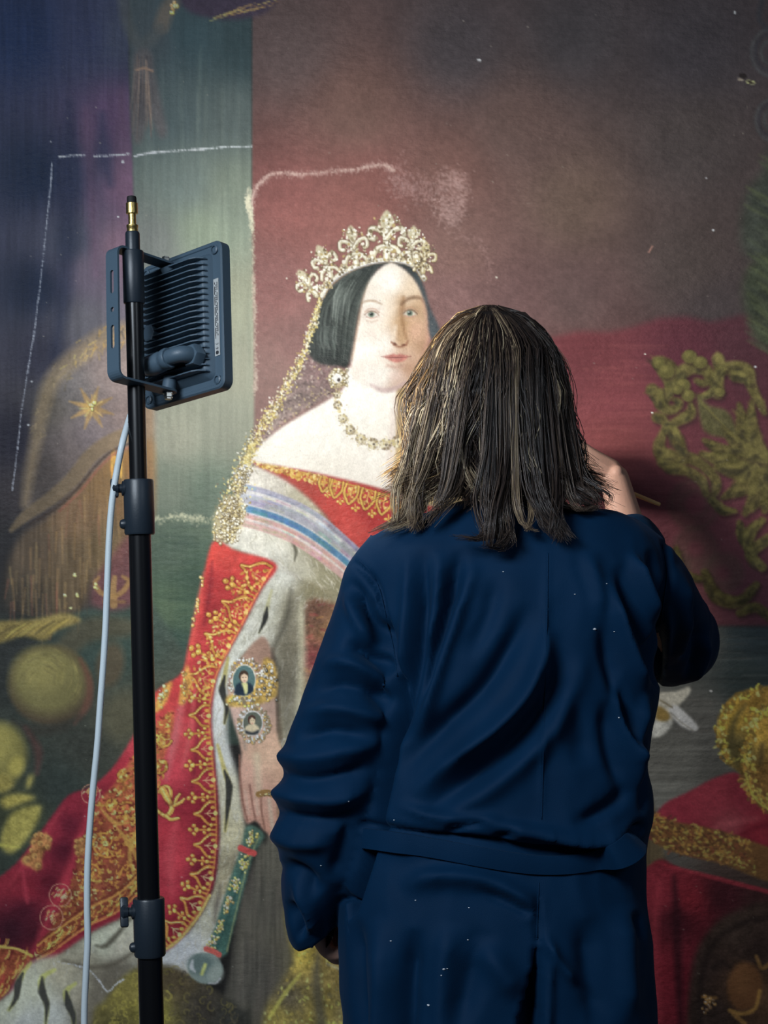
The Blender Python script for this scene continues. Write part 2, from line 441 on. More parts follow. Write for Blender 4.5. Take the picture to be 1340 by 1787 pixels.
for k in range(40):
    x = rng.uniform(1130, 1300); y = rng.uniform(1110, 1390); L = rng.uniform(40, 120)
    stroke([(x, y), (x + L, y + rng.uniform(-3, 3))], pick(((100, 100, 96), (60, 62, 60), (86, 84, 80))), rng.uniform(2, 7), 3, 0.25, (.4, .4))

# ---- curtain cord and tassel, fringe at the top ---------------------------------
poly([(360, -60), (500, -60), (478, 8), (440, 30), (385, 34), (330, 20), (315, -10)], (52, 46, 60), 4)
for k in range(16):
    t = k / 15
    x = 382 + 90 * t; y = 30 - 24 * t + rng.normal(0, 3)
    stroke([(x - 16, y + 4), (x + 16, y - 5)], pick(((175, 128, 62), (120, 90, 58), (200, 150, 70))), rng.uniform(2, 5), 1.2, 0.7, (.4, .3))
stroke([(282, 45), (290, 20), (300, 5)], (84, 76, 66), 26, 6, 0.7)
jewels(303, 10, 8, 9, 12, (2, 4), ((185, 145, 65), (150, 115, 60), (215, 175, 85)))
stroke([(215, 0), (222, 40), (240, 75), (262, 70), (278, 50)], (60, 66, 68), 20, 6, 0.7)
poly([(236, 90), (262, 88), (270, 125), (284, 190), (291, 232), (279, 240), (264, 208), (257, 215), (246, 248), (233, 246), (228, 195), (230, 130)], (74, 72, 74), 4, a=0.85)
for k in range(34):
    x = rng.uniform(234, 262); s_ = (x - 250) * 0.35
    y = rng.uniform(95, 170)
    stroke([(x, y), (x + s_ * .6, y + 40), (x + s_ * 1.5, y + 76)], pick(((112, 96, 84), (60, 58, 62), (128, 112, 96), (90, 80, 76))), rng.uniform(1.5, 3.5), 1.2, 0.55, (.6, .4), n=6)
stroke([(238, 122), (252, 119), (266, 124)], (120, 98, 80), 4, 1.5, 0.8)

# ---- draped standard with star, braid and fringe (left) --------------------------
poly([(62, 900), (40, 860), (52, 780), (66, 700), (84, 660), (120, 630), (150, 605), (200, 585), (245, 585), (262, 640), (262, 780), (200, 790), (130, 850)], [
    (80, 700, (78, 74, 66)), (120, 680, (108, 104, 102)), (200, 640, (150, 132, 124)), (220, 720, (140, 122, 116)), (120, 800, (88, 80, 78)), (70, 820, (62, 58, 56)), (160, 760, (112, 102, 104))], 8, a=0.8, nz=0.1)
stroke([(238, 580), (205, 580), (170, 595), (140, 618), (112, 640), (90, 668), (76, 710), (66, 760), (54, 820), (44, 880)], (128, 112, 82), [30, 34, 34, 34, 32, 28, 24, 22, 18, 12], 8, 0.6)
for k in range(90):
    t = rng.uniform(0, 1) ** 1.4; c = spline([(230, 582), (180, 590), (140, 618), (105, 650), (78, 705), (64, 770)], 100)[int(t * 99)]
    x, y = c + rng.normal(0, 9, 2)
    stroke([(x, y), (x + rng.uniform(-12, 4), y + rng.uniform(2, 12))], pick(((205, 162, 84), (165, 142, 92), (118, 100, 74), (190, 150, 70), (95, 90, 84))) if t < .5 else pick(((120, 108, 80), (92, 84, 66))), rng.uniform(1.5, 4), 1.2, 0.5, n=4)
for k in range(8):
    an = k * math.pi / 4 + 0.3
    stroke([(160, 712), (160 + 40 * math.cos(an), 712 + 38 * math.sin(an))], (158, 128, 78), [15, 13, 2], 2.0, 0.85, raw=True)
for k in range(30):
    an = rng.uniform(0, 6.3); r_ = rng.uniform(2, 24)
    stroke([(161 + r_ * .3 * math.cos(an), 712 + r_ * .3 * math.sin(an)), (161 + r_ * math.cos(an), 712 + r_ * math.sin(an))], pick(((225, 180, 92), (200, 155, 75), (150, 120, 80))), 3, 1.2, 0.5, raw=True)
jewels(160, 708, 8, 8, 9, (2, 4), ((240, 195, 100), (215, 170, 85)))
fr = [(240, 775), (200, 792), (165, 822), (130, 858), (80, 906), (38, 935), (14, 990), (14, 1062), (90, 1076), (140, 1062), (165, 1010), (200, 990), (240, 935), (266, 900), (266, 775)]
poly(fr, [(220, 800, (150, 110, 58)), (200, 850, (122, 96, 62)), (240, 860, (130, 98, 62)), (130, 900, (110, 88, 64)), (60, 960, (66, 58, 48)), (120, 1000, (82, 70, 52)), (180, 950, (100, 84, 58)), (40, 1050, (48, 46, 42))], 6, nz=0.12, streak='v')
for (x, y) in scatter(fr, 150):
    L = rng.uniform(25, 70)
    stroke([(x, y), (x + rng.normal(0, 3), y + L)], pick(((142, 112, 66), (88, 72, 52), (126, 76, 60), (112, 98, 66), (70, 60, 48), (150, 124, 72))), rng.uniform(2, 7), 2.2, 0.38, (.5, .3))
for k in range(14):
    x = rng.uniform(188, 214); y = rng.uniform(784, 815)
    stroke([(x, y), (x + rng.normal(0, 1), y + rng.uniform(12, 32))], pick(((230, 175, 62), (205, 150, 60))), rng.uniform(2, 5), 1.3, 0.8)
stroke([(232, 756), (195, 770), (160, 795), (128, 835), (92, 868), (46, 900), (20, 925)], (104, 90, 68), [26, 26, 26, 26, 24, 20, 8], 3, 0.85)
stroke([(232, 772), (198, 786), (168, 812), (136, 852), (100, 886), (54, 914)], (64, 54, 48), 4, 2, 0.8)
stroke([(232, 778), (200, 792), (172, 818), (140, 858), (104, 892)], (142, 86, 68), 4, 2, 0.7)
stroke([(256, 620), (258, 720), (262, 800), (264, 905)], (150, 118, 80), [14, 20, 16, 10], 5, 0.6)
poly([(166, 1012), (190, 975), (222, 935), (240, 925), (240, 1040), (200, 1066), (160, 1052)], (96, 60, 62), 5, a=0.85, nz=0.12)
stroke([(200, 1008), (196, 1030), (198, 1055)], (136, 108, 62), 14, 2, 0.85, (0.6, 1))
stroke([(196, 1040), (176, 1034), (166, 1018), (172, 1008)], (134, 104, 60), 9, 2, 0.85, (1, .6))
stroke([(202, 1040), (216, 1030), (224, 1014), (214, 1006)], (140, 108, 60), 9, 2, 0.85, (1, .6))
stroke([(182, 1050), (216, 1050)], (120, 90, 55), 6, 2, 0.8)
for (x, y) in ((113, 1041), (130, 1004), (124, 1060), (166, 1024), (134, 1040)):
    jewels(x, y, 3, 3, 5, (1.5, 3), ((235, 190, 90), (205, 160, 80)))
# sofa carving: leaf roll, ball arm, leaves
poly([(-60, 1090), (0, 1084), (60, 1080), (112, 1070), (142, 1084), (100, 1100), (78, 1118), (40, 1110), (0, 1122), (-60, 1130)], (104, 94, 50), 3, nz=0.14)
for k in range(26):
    x = rng.uniform(-10, 100); y = 1104 - x * 0.1
    stroke([(x, y + 10), (x + 14, y - 2), (x + 34, y - 14)], pick(((150, 132, 58), (86, 78, 44), (130, 116, 52), (70, 64, 40))), rng.uniform(3, 6), 2, 0.6, (.3, .3), n=6)
poly([(130, 1090), (175, 1075), (240, 1085), (225, 1110), (160, 1120), (120, 1150), (95, 1130)], (72, 66, 50), 6, a=0.7)
dab(88, 1196, 74, 70, (58, 52, 40), 0, 5)
dab(84, 1188, 64, 58, (86, 84, 50), 0, 12)
dab(70, 1170, 40, 34, (108, 104, 58), 0, 16, 0.8)
for k in range(70):
    an = rng.uniform(-2.8, 0.8); r_ = rng.uniform(10, 58)
    x, y = 84 + r_ * math.cos(an), 1190 + r_ * math.sin(an)
    stroke([(x, y), (x + 10 * math.sin(an), y - 8 * math.cos(an)), (x + 20 * math.sin(an), y - 20 * math.cos(an))], pick(((122, 116, 62), (74, 70, 46), (100, 96, 52))), rng.uniform(2, 4), 1.8, 0.35, (.4, .3), n=5)
stroke([(140, 1150), (156, 1190), (152, 1230), (130, 1262)], (86, 56, 46), [4, 12, 14, 6], 4, 0.7)
stroke([(20, 1260), (60, 1275), (110, 1268), (140, 1250)], (40, 40, 36), [6, 20, 18, 6], 6, 0.7)
dab(192, 1160, 24, 40, (74, 64, 48), 0.2, 6, 0.8)
dab(215, 1250, 34, 44, (72, 70, 52), 0.3, 12, 0.6)
dab(2, 1316, 44, 54, (92, 90, 46), 0, 8)
dab(-6, 1300, 28, 34, (116, 112, 54), 0, 12, 0.8)
dab(28, 1338, 13, 18, (128, 122, 52), 0.3, 5, 0.8)
stroke([(44, 1270), (66, 1310), (64, 1350)], (64, 44, 42), [6, 16, 6], 5, 0.7)
for p_, c_ in (([(0, 1395), (30, 1385), (62, 1392), (40, 1402), (10, 1412)], (122, 116, 50)), ([(0, 1470), (20, 1420), (66, 1405), (70, 1420), (50, 1460), (20, 1490)], (116, 112, 50)), ([(-20, 1360), (10, 1350), (24, 1370), (0, 1385)], (110, 104, 48)), ([(48, 1358), (58, 1352), (54, 1370), (46, 1378)], (130, 124, 56))):
    poly(p_, c_, 4, nz=0.14)
stroke([(-30, 1474), (0, 1475), (34, 1479)], (128, 128, 50), [5, 6, 2], 2.5, 0.8)

# ---- white and gold gown, mostly hidden ------------------------------------------
poly([(470, 1440), (520, 1000), (640, 960), (900, 930), (1040, 1000), (1090, 1300), (1160, 1500), (1180, PY1), (380, PY1), (400, 1700), (450, 1480)], [
    (470, 1560, (66, 66, 60)), (440, 1700, (58, 58, 54)), (490, 1500, (74, 74, 66)), (560, 1720, (84, 80, 50)), (600, 1300, (120, 110, 85)), (760, 1400, (100, 92, 70)), (1000, 1400, (90, 80, 60)), (800, 1700, (70, 62, 45))], 4, nz=0.1, streak='v')
poly([(520, 1040), (560, 1045), (610, 1080), (640, 1240), (600, 1260), (535, 1200), (525, 1120)], [(545, 1070, (110, 78, 62)), (560, 1150, (130, 64, 64)), (580, 1100, (140, 108, 70)), (545, 1200, (120, 108, 84))], 5, nz=0.2)
for k in range(50):
    x, y = rng.uniform(525, 610), rng.uniform(1045, 1180)
    stroke([(x, y), (x + rng.uniform(-10, 16), y + rng.uniform(-6, 6))], pick(((165, 120, 60), (120, 50, 54), (80, 64, 50), (150, 70, 62))), rng.uniform(2, 5), 1.5, 0.5)
for k in range(60):
    x = rng.uniform(420, 520); y = rng.uniform(1480, 1760); 
    stroke([(x, y), (x - rng.uniform(0, 16), y + rng.uniform(40, 110))], pick(((84, 82, 74), (44, 45, 42), (70, 68, 60), (56, 52, 50))), rng.uniform(4, 14), 5, 0.28, (.4, .4))
hem = [(522, 1530), (540, 1580), (530, 1625), (600, 1640), (640, 1680), (640, 1900), (460, 1900), (462, 1770), (490, 1715), (512, 1680), (505, 1640), (498, 1590)]
poly(hem, [(520, 1600, (96, 90, 40)), (525, 1660, (138, 124, 42)), (570, 1690, (110, 98, 50)), (590, 1650, (128, 92, 34)), (560, 1760, (104, 94, 40)), (600, 1760, (84, 78, 48)), (480, 1770, (100, 92, 42)), (500, 1740, (66, 62, 48))], 5, nz=0.2)
for (x, y) in scatter(hem, 420):
    dab(x, y, rng.uniform(1.5, 5), rng.uniform(1.2, 3.2), pick(((165, 150, 52), (98, 90, 44), (72, 68, 46), (140, 124, 50), (186, 170, 70), (84, 80, 52))), rng.uniform(0, 3), 1, 0.6)
stroke([(556, 1660), (552, 1710), (560, 1787)], (58, 58, 52), [6, 16, 20], 6, 0.7)
stroke([(570, 1682), (590, 1690), (620, 1702)], (150, 146, 120), [2, 5, 4], 2, 0.5)
stroke([(524, 1700), (500, 1730), (470, 1776)], (150, 136, 52), [4, 8, 6], 2, 0.7)

# ---- ermine ----------------------------------------------------------------------
cape = [(432, 812), (448, 812), (500, 838), (548, 876), (590, 930), (640, 985), (700, 1040), (690, 1100), (620, 1060), (560, 1028), (508, 1005), (482, 986), (420, 962), (376, 944), (384, 905), (405, 880), (424, 840)]
poly(cape, [(440, 830, (232, 226, 212)), (470, 850, (222, 216, 200)), (520, 880, (196, 190, 160)), (560, 920, (170, 164, 130)), (430, 940, (226, 224, 208)), (480, 970, (214, 214, 200)), (520, 990, (190, 188, 166)), (560, 970, (150, 144, 112)), (570, 1010, (146, 142, 112)), (600, 1010, (128, 122, 92))], 4, nz=0.07)
sl = [(482, 984), (510, 1000), (560, 1024), (600, 1050), (540, 1045), (530, 1100), (525, 1200), (532, 1290), (520, 1360), (500, 1330), (488, 1230), (478, 1140), (440, 1132), (412, 1160), (398, 1200), (398, 1290), (416, 1360), (428, 1440), (432, 1500), (410, 1570), (392, 1640), (372, 1690), (330, 1712), (240, 1712), (240, 1660), (310, 1640), (350, 1595), (374, 1540), (382, 1470), (381, 1400), (374, 1320), (368, 1250), (378, 1185), (398, 1140), (425, 1090), (455, 1030)]
poly(sl, [(490, 1000, (206, 208, 196)), (470, 1050, (196, 198, 184)), (440, 1100, (196, 198, 186)), (400, 1170, (190, 194, 184)), (385, 1240, (184, 190, 184)), (388, 1310, (172, 178, 170)), (398, 1380, (160, 160, 140)), (400, 1460, (142, 140, 114)), (395, 1540, (118, 114, 92)), (370, 1600, (120, 122, 108)), (320, 1660, (150, 156, 150)), (260, 1690, (150, 158, 154)), (350, 1690, (128, 132, 124)),
          (500, 1060, (150, 148, 124)), (512, 1120, (118, 114, 94)), (500, 1180, (100, 98, 84)), (515, 1260, (140, 138, 118)), (505, 1320, (130, 126, 110)), (545, 1030, (128, 122, 92)), (420, 1510, (96, 92, 76))], 4, nz=0.07)
down = lambda x, y: 1.75
fur(cape, 420, lambda x, y: 1.2 + 0.3 * math.sin(x * .02), ((240, 236, 224), (200, 196, 176), (166, 160, 134), (225, 222, 208)), a=0.42)
fur(sl, 900, lambda x, y: 1.75 if y > 1100 else 2.1, ((214, 216, 206), (150, 150, 130), (180, 182, 166), (120, 116, 96)), a=0.32)
poly([(500, 1040), (522, 1050), (520, 1180), (508, 1290), (492, 1250), (486, 1170), (490, 1100)], (96, 92, 78), 8, a=0.6)
stroke([(524, 1060), (528, 1140), (522, 1230), (528, 1300)], (168, 166, 140), [6, 14, 12, 10], 5, 0.6)
stroke([(508, 1030), (500, 1080), (478, 1130)], (70, 68, 58), [4, 12, 6], 5, 0.6)
tail([(398, 1148), (392, 1180), (388, 1205), (396, 1232), (392, 1262)], 12)
tail([(380, 1300), (392, 1345), (400, 1372), (398, 1405), (393, 1450)], 12)
tail([(474, 1030), (466, 1060), (462, 1082), (452, 1104)], 9, (170, 168, 120))
stroke([(506, 938), (516, 960), (514, 978)], (84, 82, 66), [3, 7, 2], 2, 0.8)
stroke([(384, 1545), (378, 1580), (374, 1610)], (70, 66, 60), [4, 9, 3], 4, 0.7)
# ---- red velvet robe ---------------------------------------------------------------
robe = [(372, 945), (410, 960), (482, 985), (455, 1030), (425, 1090), (398, 1140), (378, 1185), (369, 1250), (374, 1320), (381, 1400), (382, 1470), (374, 1540), (350, 1595), (315, 1640), (285, 1662), (240, 1676), (235, 1672), (243, 1575), (215, 1600), (170, 1622), (110, 1662), (60, 1700), (0, 1745), (-160, 1840), (-160, 1640), (0, 1530), (50, 1480), (90, 1425), (120, 1388), (160, 1372), (200, 1335), (240, 1270), (266, 1215), (280, 1200), (318, 1172), (330, 1120), (342, 1070), (352, 1020)]
poly(robe, [(366, 965, (214, 62, 48)), (400, 980, (206, 58, 48)), (440, 1000, (190, 48, 44)), (380, 1010, (176, 42, 44)), (350, 1060, (202, 56, 48)), (365, 1060, (140, 32, 40)), (400, 1080, (184, 44, 42)), (335, 1140, (196, 58, 54)), (352, 1150, (140, 36, 44)), (375, 1150, (176, 42, 44)), (318, 1200, (176, 46, 46)), (338, 1230, (132, 30, 40)), (360, 1230, (158, 36, 44)), (300, 1280, (186, 62, 66)), (325, 1290, (170, 48, 56)), (355, 1330, (126, 26, 40)),
            (290, 1350, (151, 40, 53)), (320, 1400, (108, 20, 35)), (360, 1420, (92, 16, 29)), (290, 1450, (129, 27, 40)), (310, 1500, (137, 32, 45)), (290, 1560, (129, 27, 42)), (345, 1510, (82, 16, 31)), (330, 1580, (86, 16, 29)), (300, 1620, (94, 17, 29)),
            (270, 1230, (190, 47, 41)), (240, 1300, (172, 40, 51)), (215, 1340, (129, 26, 40)), (120, 1400, (101, 20, 37)), (90, 1450, (103, 20, 37)), (50, 1500, (106, 23, 39)), (15, 1540, (98, 21, 35)), (110, 1480, (60, 14, 29)), (85, 1540, (65, 13, 27)), (120, 1440, (72, 16, 32)), (40, 1590, (49, 14, 26)), (20, 1620, (37, 14, 24)), (60, 1630, (43, 14, 24)), (145, 1470, (120, 21, 39)), (115, 1560, (113, 20, 37)), (80, 1640, (118, 19, 37)), (45, 1550, (96, 16, 32)), (180, 1400, (103, 21, 35))], 2, nz=0.06)
for p_, c_, w_ in (([(356, 1000), (345, 1060), (335, 1120), (318, 1190)], (222, 78, 62), 9), ([(330, 1180), (315, 1240), (300, 1310), (290, 1360)], (200, 84, 86), 12), ([(340, 1200), (332, 1280), (318, 1340)], (200, 70, 70), 8), ([(352, 1190), (345, 1290), (335, 1380)], (96, 22, 36), 10),
                  ([(165, 1395), (150, 1440), (130, 1500), (90, 1590), (60, 1660)], (140, 30, 46), 16), ([(110, 1410), (70, 1470), (20, 1540)], (124, 32, 46), 10), ([(40, 1520), (45, 1560), (48, 1575)], (140, 34, 52), 8), ([(308, 1430), (296, 1500), (300, 1560)], (158, 46, 56), 16),
                  ([(370, 980), (366, 1030), (356, 1090)], (120, 30, 40), 8), ([(176, 1385), (160, 1430), (140, 1490)], (70, 18, 32), 7)):
    stroke(p_, c_, [w_ * .3, w_, w_, w_ * .4], w_ * .45, 0.6)
G1, G2, G3, G4 = (222, 172, 58), (196, 140, 46), (150, 96, 40), (246, 212, 110)
# gold border along the front edge: ogee arches and trefoils
edge = spline([(478, 990), (452, 1034), (422, 1094), (396, 1144), (377, 1188), (368, 1250), (373, 1320), (379, 1400), (380, 1470), (371, 1540), (348, 1592), (312, 1638), (280, 1660), (240, 1672)], 900)
seg_l = np.r_[0, np.cumsum(np.linalg.norm(np.diff(edge, axis=0), axis=1))]
def on_edge(s_):
    i = int(np.clip(np.searchsorted(seg_l, s_), 1, len(edge) - 2))
    t = edge[i + 1] - edge[i - 1]; t = t / np.linalg.norm(t)
    return edge[i], t, np.array((-t[1], t[0]))
stroke(edge[::12] + np.array((-3, 0)), (170, 104, 48), 3.5, 1.2, 0.75, raw=True)
s_ = 26.0; kk = 0
while s_ < seg_l[-1] - 20:
    c, t, nn = on_edge(s_)
    if nn[0] > 0 : nn = -nn
    big = 1.25 if c[1] < 1200 else (0.92 if c[1] < 1330 else 1.0)
    L = lambda u, v: tuple(c + t * u * big + nn * v * big)
    dim = .96 if c[1] < 1200 else (.84 if c[1] < 1350 else 0.74)
    g1, g2, g4 = [tuple(int(q * dim) for q in g) for g in (G1, G2, G4)]
    if kk % 2 == 0:
        stroke([L(-20, 4), L(-19, 16), L(-11, 24), L(-4, 30), L(0, 41), L(4, 30), L(11, 24), L(19, 16), L(20, 4)], (92, 40, 26), 6.5, 1.2, 0.6, n=28)
        stroke([L(-20, 4), L(-19, 16), L(-11, 24), L(-4, 30), L(0, 41), L(4, 30), L(11, 24), L(19, 16), L(20, 4)], g2, 4.2, 0.9, 0.95, n=28)
        stroke([L(-19, 13), L(-11, 24), L(-4, 30), L(0, 41)], g4, 1.6, 0.7, 0.8, n=14)
        stroke([L(0, 8), L(0, 22)], (200, 130, 84), 2, 0.8, 0.8, raw=True); stroke([L(-6, 12), L(0, 18), L(6, 12)], (200, 130, 84), 1.8, 0.8, 0.8)
        for q in (-1, 1): dab(*L(q * 10, 8), 4, 3, g1, 0, 0.9, 0.9)
        dab(*L(0, 4), 4, 4, g4, 0, 0.9, 0.9)
    else:
        stroke([L(0, 4), L(0, 34)], g2, 3.5, 0.9, 0.95, raw=True)
        for (u, v, q) in ((0, 38, 4.5), (-7, 42, 3.8), (7, 42, 3.8), (0, 49, 4.2), (-5, 24, 3.4), (5, 24, 3.4), (-8, 12, 3.4), (8, 12, 3.4), (0, 16, 3.6)):
            dab(*L(u, v), q * 1.2 * big, q * 1.2 * big, (92, 40, 26), 0, 1, 0.5)
            dab(*L(u, v), q * big, q * big * .8, g1 if (u + v) % 2 < 1 else g2, rng.uniform(0, 3)); dab(*(np.array(L(u, v)) - 1), q * .4, q * .35, g4, a=0.9)
    s_ += (29.0 if c[1] > 1200 else 33.0) * (1 if big != .92 else .95); kk += 1
for k in range(240):
    c, t, nn = on_edge(rng.uniform(10, 260)); nn = nn if nn[0] < 0 else -nn
    x, y = c + nn * rng.uniform(4, 46) + t * rng.normal(0, 3)
    dab(x, y, rng.uniform(1.5, 4), rng.uniform(1.2, 2.6), pick((G1, G2, G4, G3)), rng.uniform(0, 3), 0.8, 0.75)
stroke([(366, 1562), (345, 1600), (312, 1640), (282, 1660), (244, 1674)], (206, 120, 44), 5, 1.2, 0.9)
# left edge trefoils and leaf
for (x, y) in ((352, 1015), (345, 1050), (344, 1062), (338, 1085)): jewels(x, y, 5, 3, 9, (1.5, 3), (G1, G2, (230, 190, 90)))
poly([(326, 1160), (334, 1186), (328, 1212), (322, 1228), (312, 1228), (316, 1200)], (176, 126, 50), 1.5, nz=0.2)
jewels(322, 1196, 16, 6, 28, (1.5, 3.2), (G1, G2, G4, G3)); stroke([(328, 1180), (334, 1190), (330, 1200)], G2, 3)
poly([(300, 1190), (284, 1200), (272, 1224), (270, 1244), (284, 1234), (294, 1216)], (182, 128, 44), 1.5, nz=0.2)
jewels(283, 1216, 18, 8, 18, (1.5, 3.4), (G1, G2, G4, (160, 60, 40)), 0.5)
# broad gold brocade band of the train
band = [(300, 1240), (302, 1268), (290, 1310), (282, 1350), (272, 1400), (262, 1480), (248, 1545), (205, 1588), (150, 1615), (90, 1658), (62, 1672), (84, 1630), (104, 1588), (128, 1530), (138, 1480), (160, 1430), (172, 1398), (200, 1368), (232, 1320), (266, 1272)]
poly(band, [(285, 1270, (150, 78, 40)), (270, 1340, (146, 70, 44)), (220, 1400, (138, 70, 38)), (180, 1470, (100, 46, 30)), (200, 1540, (90, 46, 30)), (120, 1600, (92, 44, 28))], 2.5, nz=0.16)
def lowdim(y): return .92 if y < 1300 else 0.70
for (x, y, r_, hand, a0) in ((184, 1470, 30, 1, 0.4), (162, 1524, 22, 1, 2.0), (218, 1418, 25, -1, 1.0), (284, 1290, 15, 1, 0.2), (280, 1336, 15, -1, 2.6), (262, 1380, 15, 1, 1.4), (232, 1470, 20, -1, 0.2), (226, 1524, 16, 1, 3.0), (196, 1404, 12, 1, 2.0), (244, 1346, 14, -1, 0.8), (214, 1352, 11, 1, 0.4), (240, 1430, 13, 1, 2.2)):
    d = lowdim(y); g1, g2, g4 = [tuple(int(q * d) for q in g) for g in (G1, G2, G4)]
    spiral(x, y, r_, (88, 36, 24), 7, 1.2, a0, hand, 0.7); spiral(x, y, r_, g2, 4, 1.2, a0, hand)
    for k in range(int(r_ * 1.3)):
        an = rng.uniform(0, 6.3); rr = r_ * 0.72 * math.sqrt(rng.random())
        dab(x + rr * math.cos(an), y + rr * math.sin(an), rng.uniform(2, 4.6), rng.uniform(1.6, 3), pick((g1, g2, g4, g1, (120, 64, 32))), an, 0.9, 0.9)
bandc = closed(band, 3)
for (x, y) in scatter(bandc, 620):
    d = lowdim(y); g = pick((G1, G2, G3, G2, G4, (118, 44, 34), (104, 36, 34)))
    an = rng.normal(2.1, 0.8); L_ = rng.uniform(2, 8)
    stroke([(x, y), (x + L_ * .6 * math.cos(an), y + L_ * .6 * math.sin(an)), (x + L_ * math.cos(an + .9), y + L_ * math.sin(an + .9))], tuple(int(q * d) for q in g), rng.uniform(1.8, 4.4), 0.9, 0.78, (1, .5), n=4)
for p_ in ([(268, 1420), (240, 1450), (226, 1490), (234, 1530)], [(200, 1440), (230, 1480), (246, 1520)], [(176, 1412), (200, 1436), (224, 1436)]):
    stroke(p_, (150, 112, 40), [3, 8, 7, 4], 1.4, 0.7)
for off, c_, w_ in ((0, (150, 84, 34), 4), (-6, (70, 30, 22), 3), (-30, (140, 98, 36), 4), (-36, (76, 34, 24), 3)):
    stroke([(256, 1520 + off * .7), (246, 1552 + off), (206, 1590 + off), (150, 1618 + off), (92, 1660 + off), (66, 1674 + off * .8)], c_, w_, 1.1, 0.9)
for k in range(90):
    t = rng.random(); q = spline([(252, 1528), (206, 1576), (150, 1604), (92, 1646), (70, 1662)], 100)[int(t * 99)] + rng.normal(0, 5, 2)
    stroke([q, q + np.array((6, -3)), q + np.array((9, -10))], pick(((156, 112, 36), (124, 78, 30), (176, 134, 52), (84, 36, 24))), rng.uniform(2, 4), 0.9, 0.85, n=4)
# second fall of brocade, bottom left
b2 = [(-160, 1630), (0, 1650), (40, 1660), (58, 1668), (36, 1696), (0, 1746), (-40, 1790), (-160, 1840)]
poly(b2, (96, 46, 28), 2, nz=0.25)
for (x, y) in scatter(b2, 260):
    stroke([(x, y), (x + 5, y - 5), (x + 7, y - 13)], pick(((136, 96, 34), (110, 34, 30), (156, 116, 44), (72, 24, 24))), rng.uniform(2, 4), 1, 0.8, n=4)
stroke([(0, 1652), (30, 1656), (56, 1668)], (176, 120, 40), 5, 1.2, 0.9)
# heraldic castles, lion and roundels
def castle(pts, hi):
    poly(pts, (120, 82, 42), 1.6, False, nz=0.3)
    for (x, y, q) in hi: dab(x, y, q, q, (146, 104, 50), 0, 1, 0.9); dab(x + 2, y + 2, q * .5, q * .5, (84, 56, 36), 0, 1, 0.6)
castle([(36, 1502), (42, 1494), (52, 1488), (55, 1478), (52, 1470), (57, 1462), (64, 1456), (66, 1451), (72, 1452), (74, 1456), (80, 1452), (84, 1458), (91, 1462), (90, 1470), (87, 1485), (78, 1484), (74, 1500), (73, 1516), (64, 1522), (54, 1514), (42, 1510)],
       ((62, 1458, 4), (72, 1457, 4), (82, 1461, 4), (88, 1466, 3), (58, 1470, 4), (70, 1472, 5), (82, 1478, 4), (46, 1500, 6), (60, 1494, 5), (66, 1510, 5), (54, 1484, 4)))
castle([(132, 1465), (142, 1461), (150, 1464), (152, 1480), (148, 1494), (132, 1494), (129, 1478)], ((133, 1468, 3.5), (132, 1478, 3.5), (134, 1489, 3.5), (142, 1466, 3.5), (143, 1484, 3.5)))
for (x, y, r_) in ((105, 1562, 19), (90, 1601, 20), (158, 1386, 16)):
    an = np.linspace(0, 6.4, 30); stroke(np.stack([x + r_ * np.cos(an), y + r_ * 1.05 * np.sin(an)], 1), (176, 92, 72), 1.8, 0.8, 0.8, raw=True)
    for k in range(20):
        q = rng.normal(0, .42, 2) * r_ * .75; stroke([(x + q[0], y + q[1]), (x + q[0] + 3, y + q[1] - 3)], pick(((190, 120, 62), (160, 90, 50), (214, 150, 90))), 2.6, 0.9, 0.8, raw=True)
for p_, w_ in (([(278, 1382), (284, 1374), (294, 1374), (298, 1384), (296, 1398), (304, 1404), (308, 1394), (314, 1386)], 6), ([(296, 1398), (300, 1412), (290, 1424), (278, 1418)], 8), ([(304, 1406), (316, 1400), (322, 1394)], 5), ([(290, 1424), (298, 1430), (312, 1428)], 6), ([(284, 1378), (290, 1390), (296, 1400)], 12), ([(278, 1418), (272, 1412)], 6)):
    stroke(p_, (84, 36, 26), w_ + 2.5, 1, 0.6); stroke(p_, (166, 122, 44), w_, 1, 0.95, (1, .6)); stroke(np.asarray(p_) - 1.2, (200, 160, 76), w_ * .3, 0.8, 0.8)
# train lining: ermine with tails
lin_p = [(64, 1674), (110, 1662), (160, 1628), (215, 1602), (243, 1580), (245, 1690), (200, 1716), (178, 1760), (160, 1800), (160, PY1), (-160, PY1), (-160, 1840), (0, 1748), (36, 1700)]
poly(lin_p, [(180, 1640, (134, 136, 122)), (210, 1650, (126, 128, 116)), (150, 1680, (96, 96, 84)), (100, 1690, (116, 116, 100)), (60, 1720, (132, 134, 120)), (40, 1780, (140, 144, 132)), (90, 1770, (142, 144, 130)), (140, 1740, (118, 118, 104)), (200, 1700, (74, 74, 66)), (20, 1760, (130, 134, 120)), (150, 1790, (80, 82, 78))], 4, nz=0.08)
fur(lin_p, 420, lambda x, y: 1.9, ((166, 168, 156), (110, 110, 96), (140, 142, 128)), a=0.3)
stroke([(230, 1600), (196, 1640), (180, 1652), (168, 1650)], (52, 52, 44), [4, 10, 8, 2], 3, 0.8)
stroke([(236, 1660), (200, 1682), (160, 1688), (110, 1676)], (56, 54, 46), [4, 8, 7, 3], 4, 0.8)
poly([(170, 1690), (220, 1676), (242, 1690), (210, 1716), (186, 1756), (164, 1800), (130, 1800), (150, 1730)], (66, 64, 56), 10, a=0.7)
tail([(54, 1680), (40, 1698), (32, 1718), (28, 1742), (16, 1762)], 13); tail([(96, 1692), (74, 1706), (74, 1730), (82, 1752), (80, 1790)], 14); tail([(132, 1716), (116, 1730), (120, 1752), (128, 1772), (130, 1800)], 14)
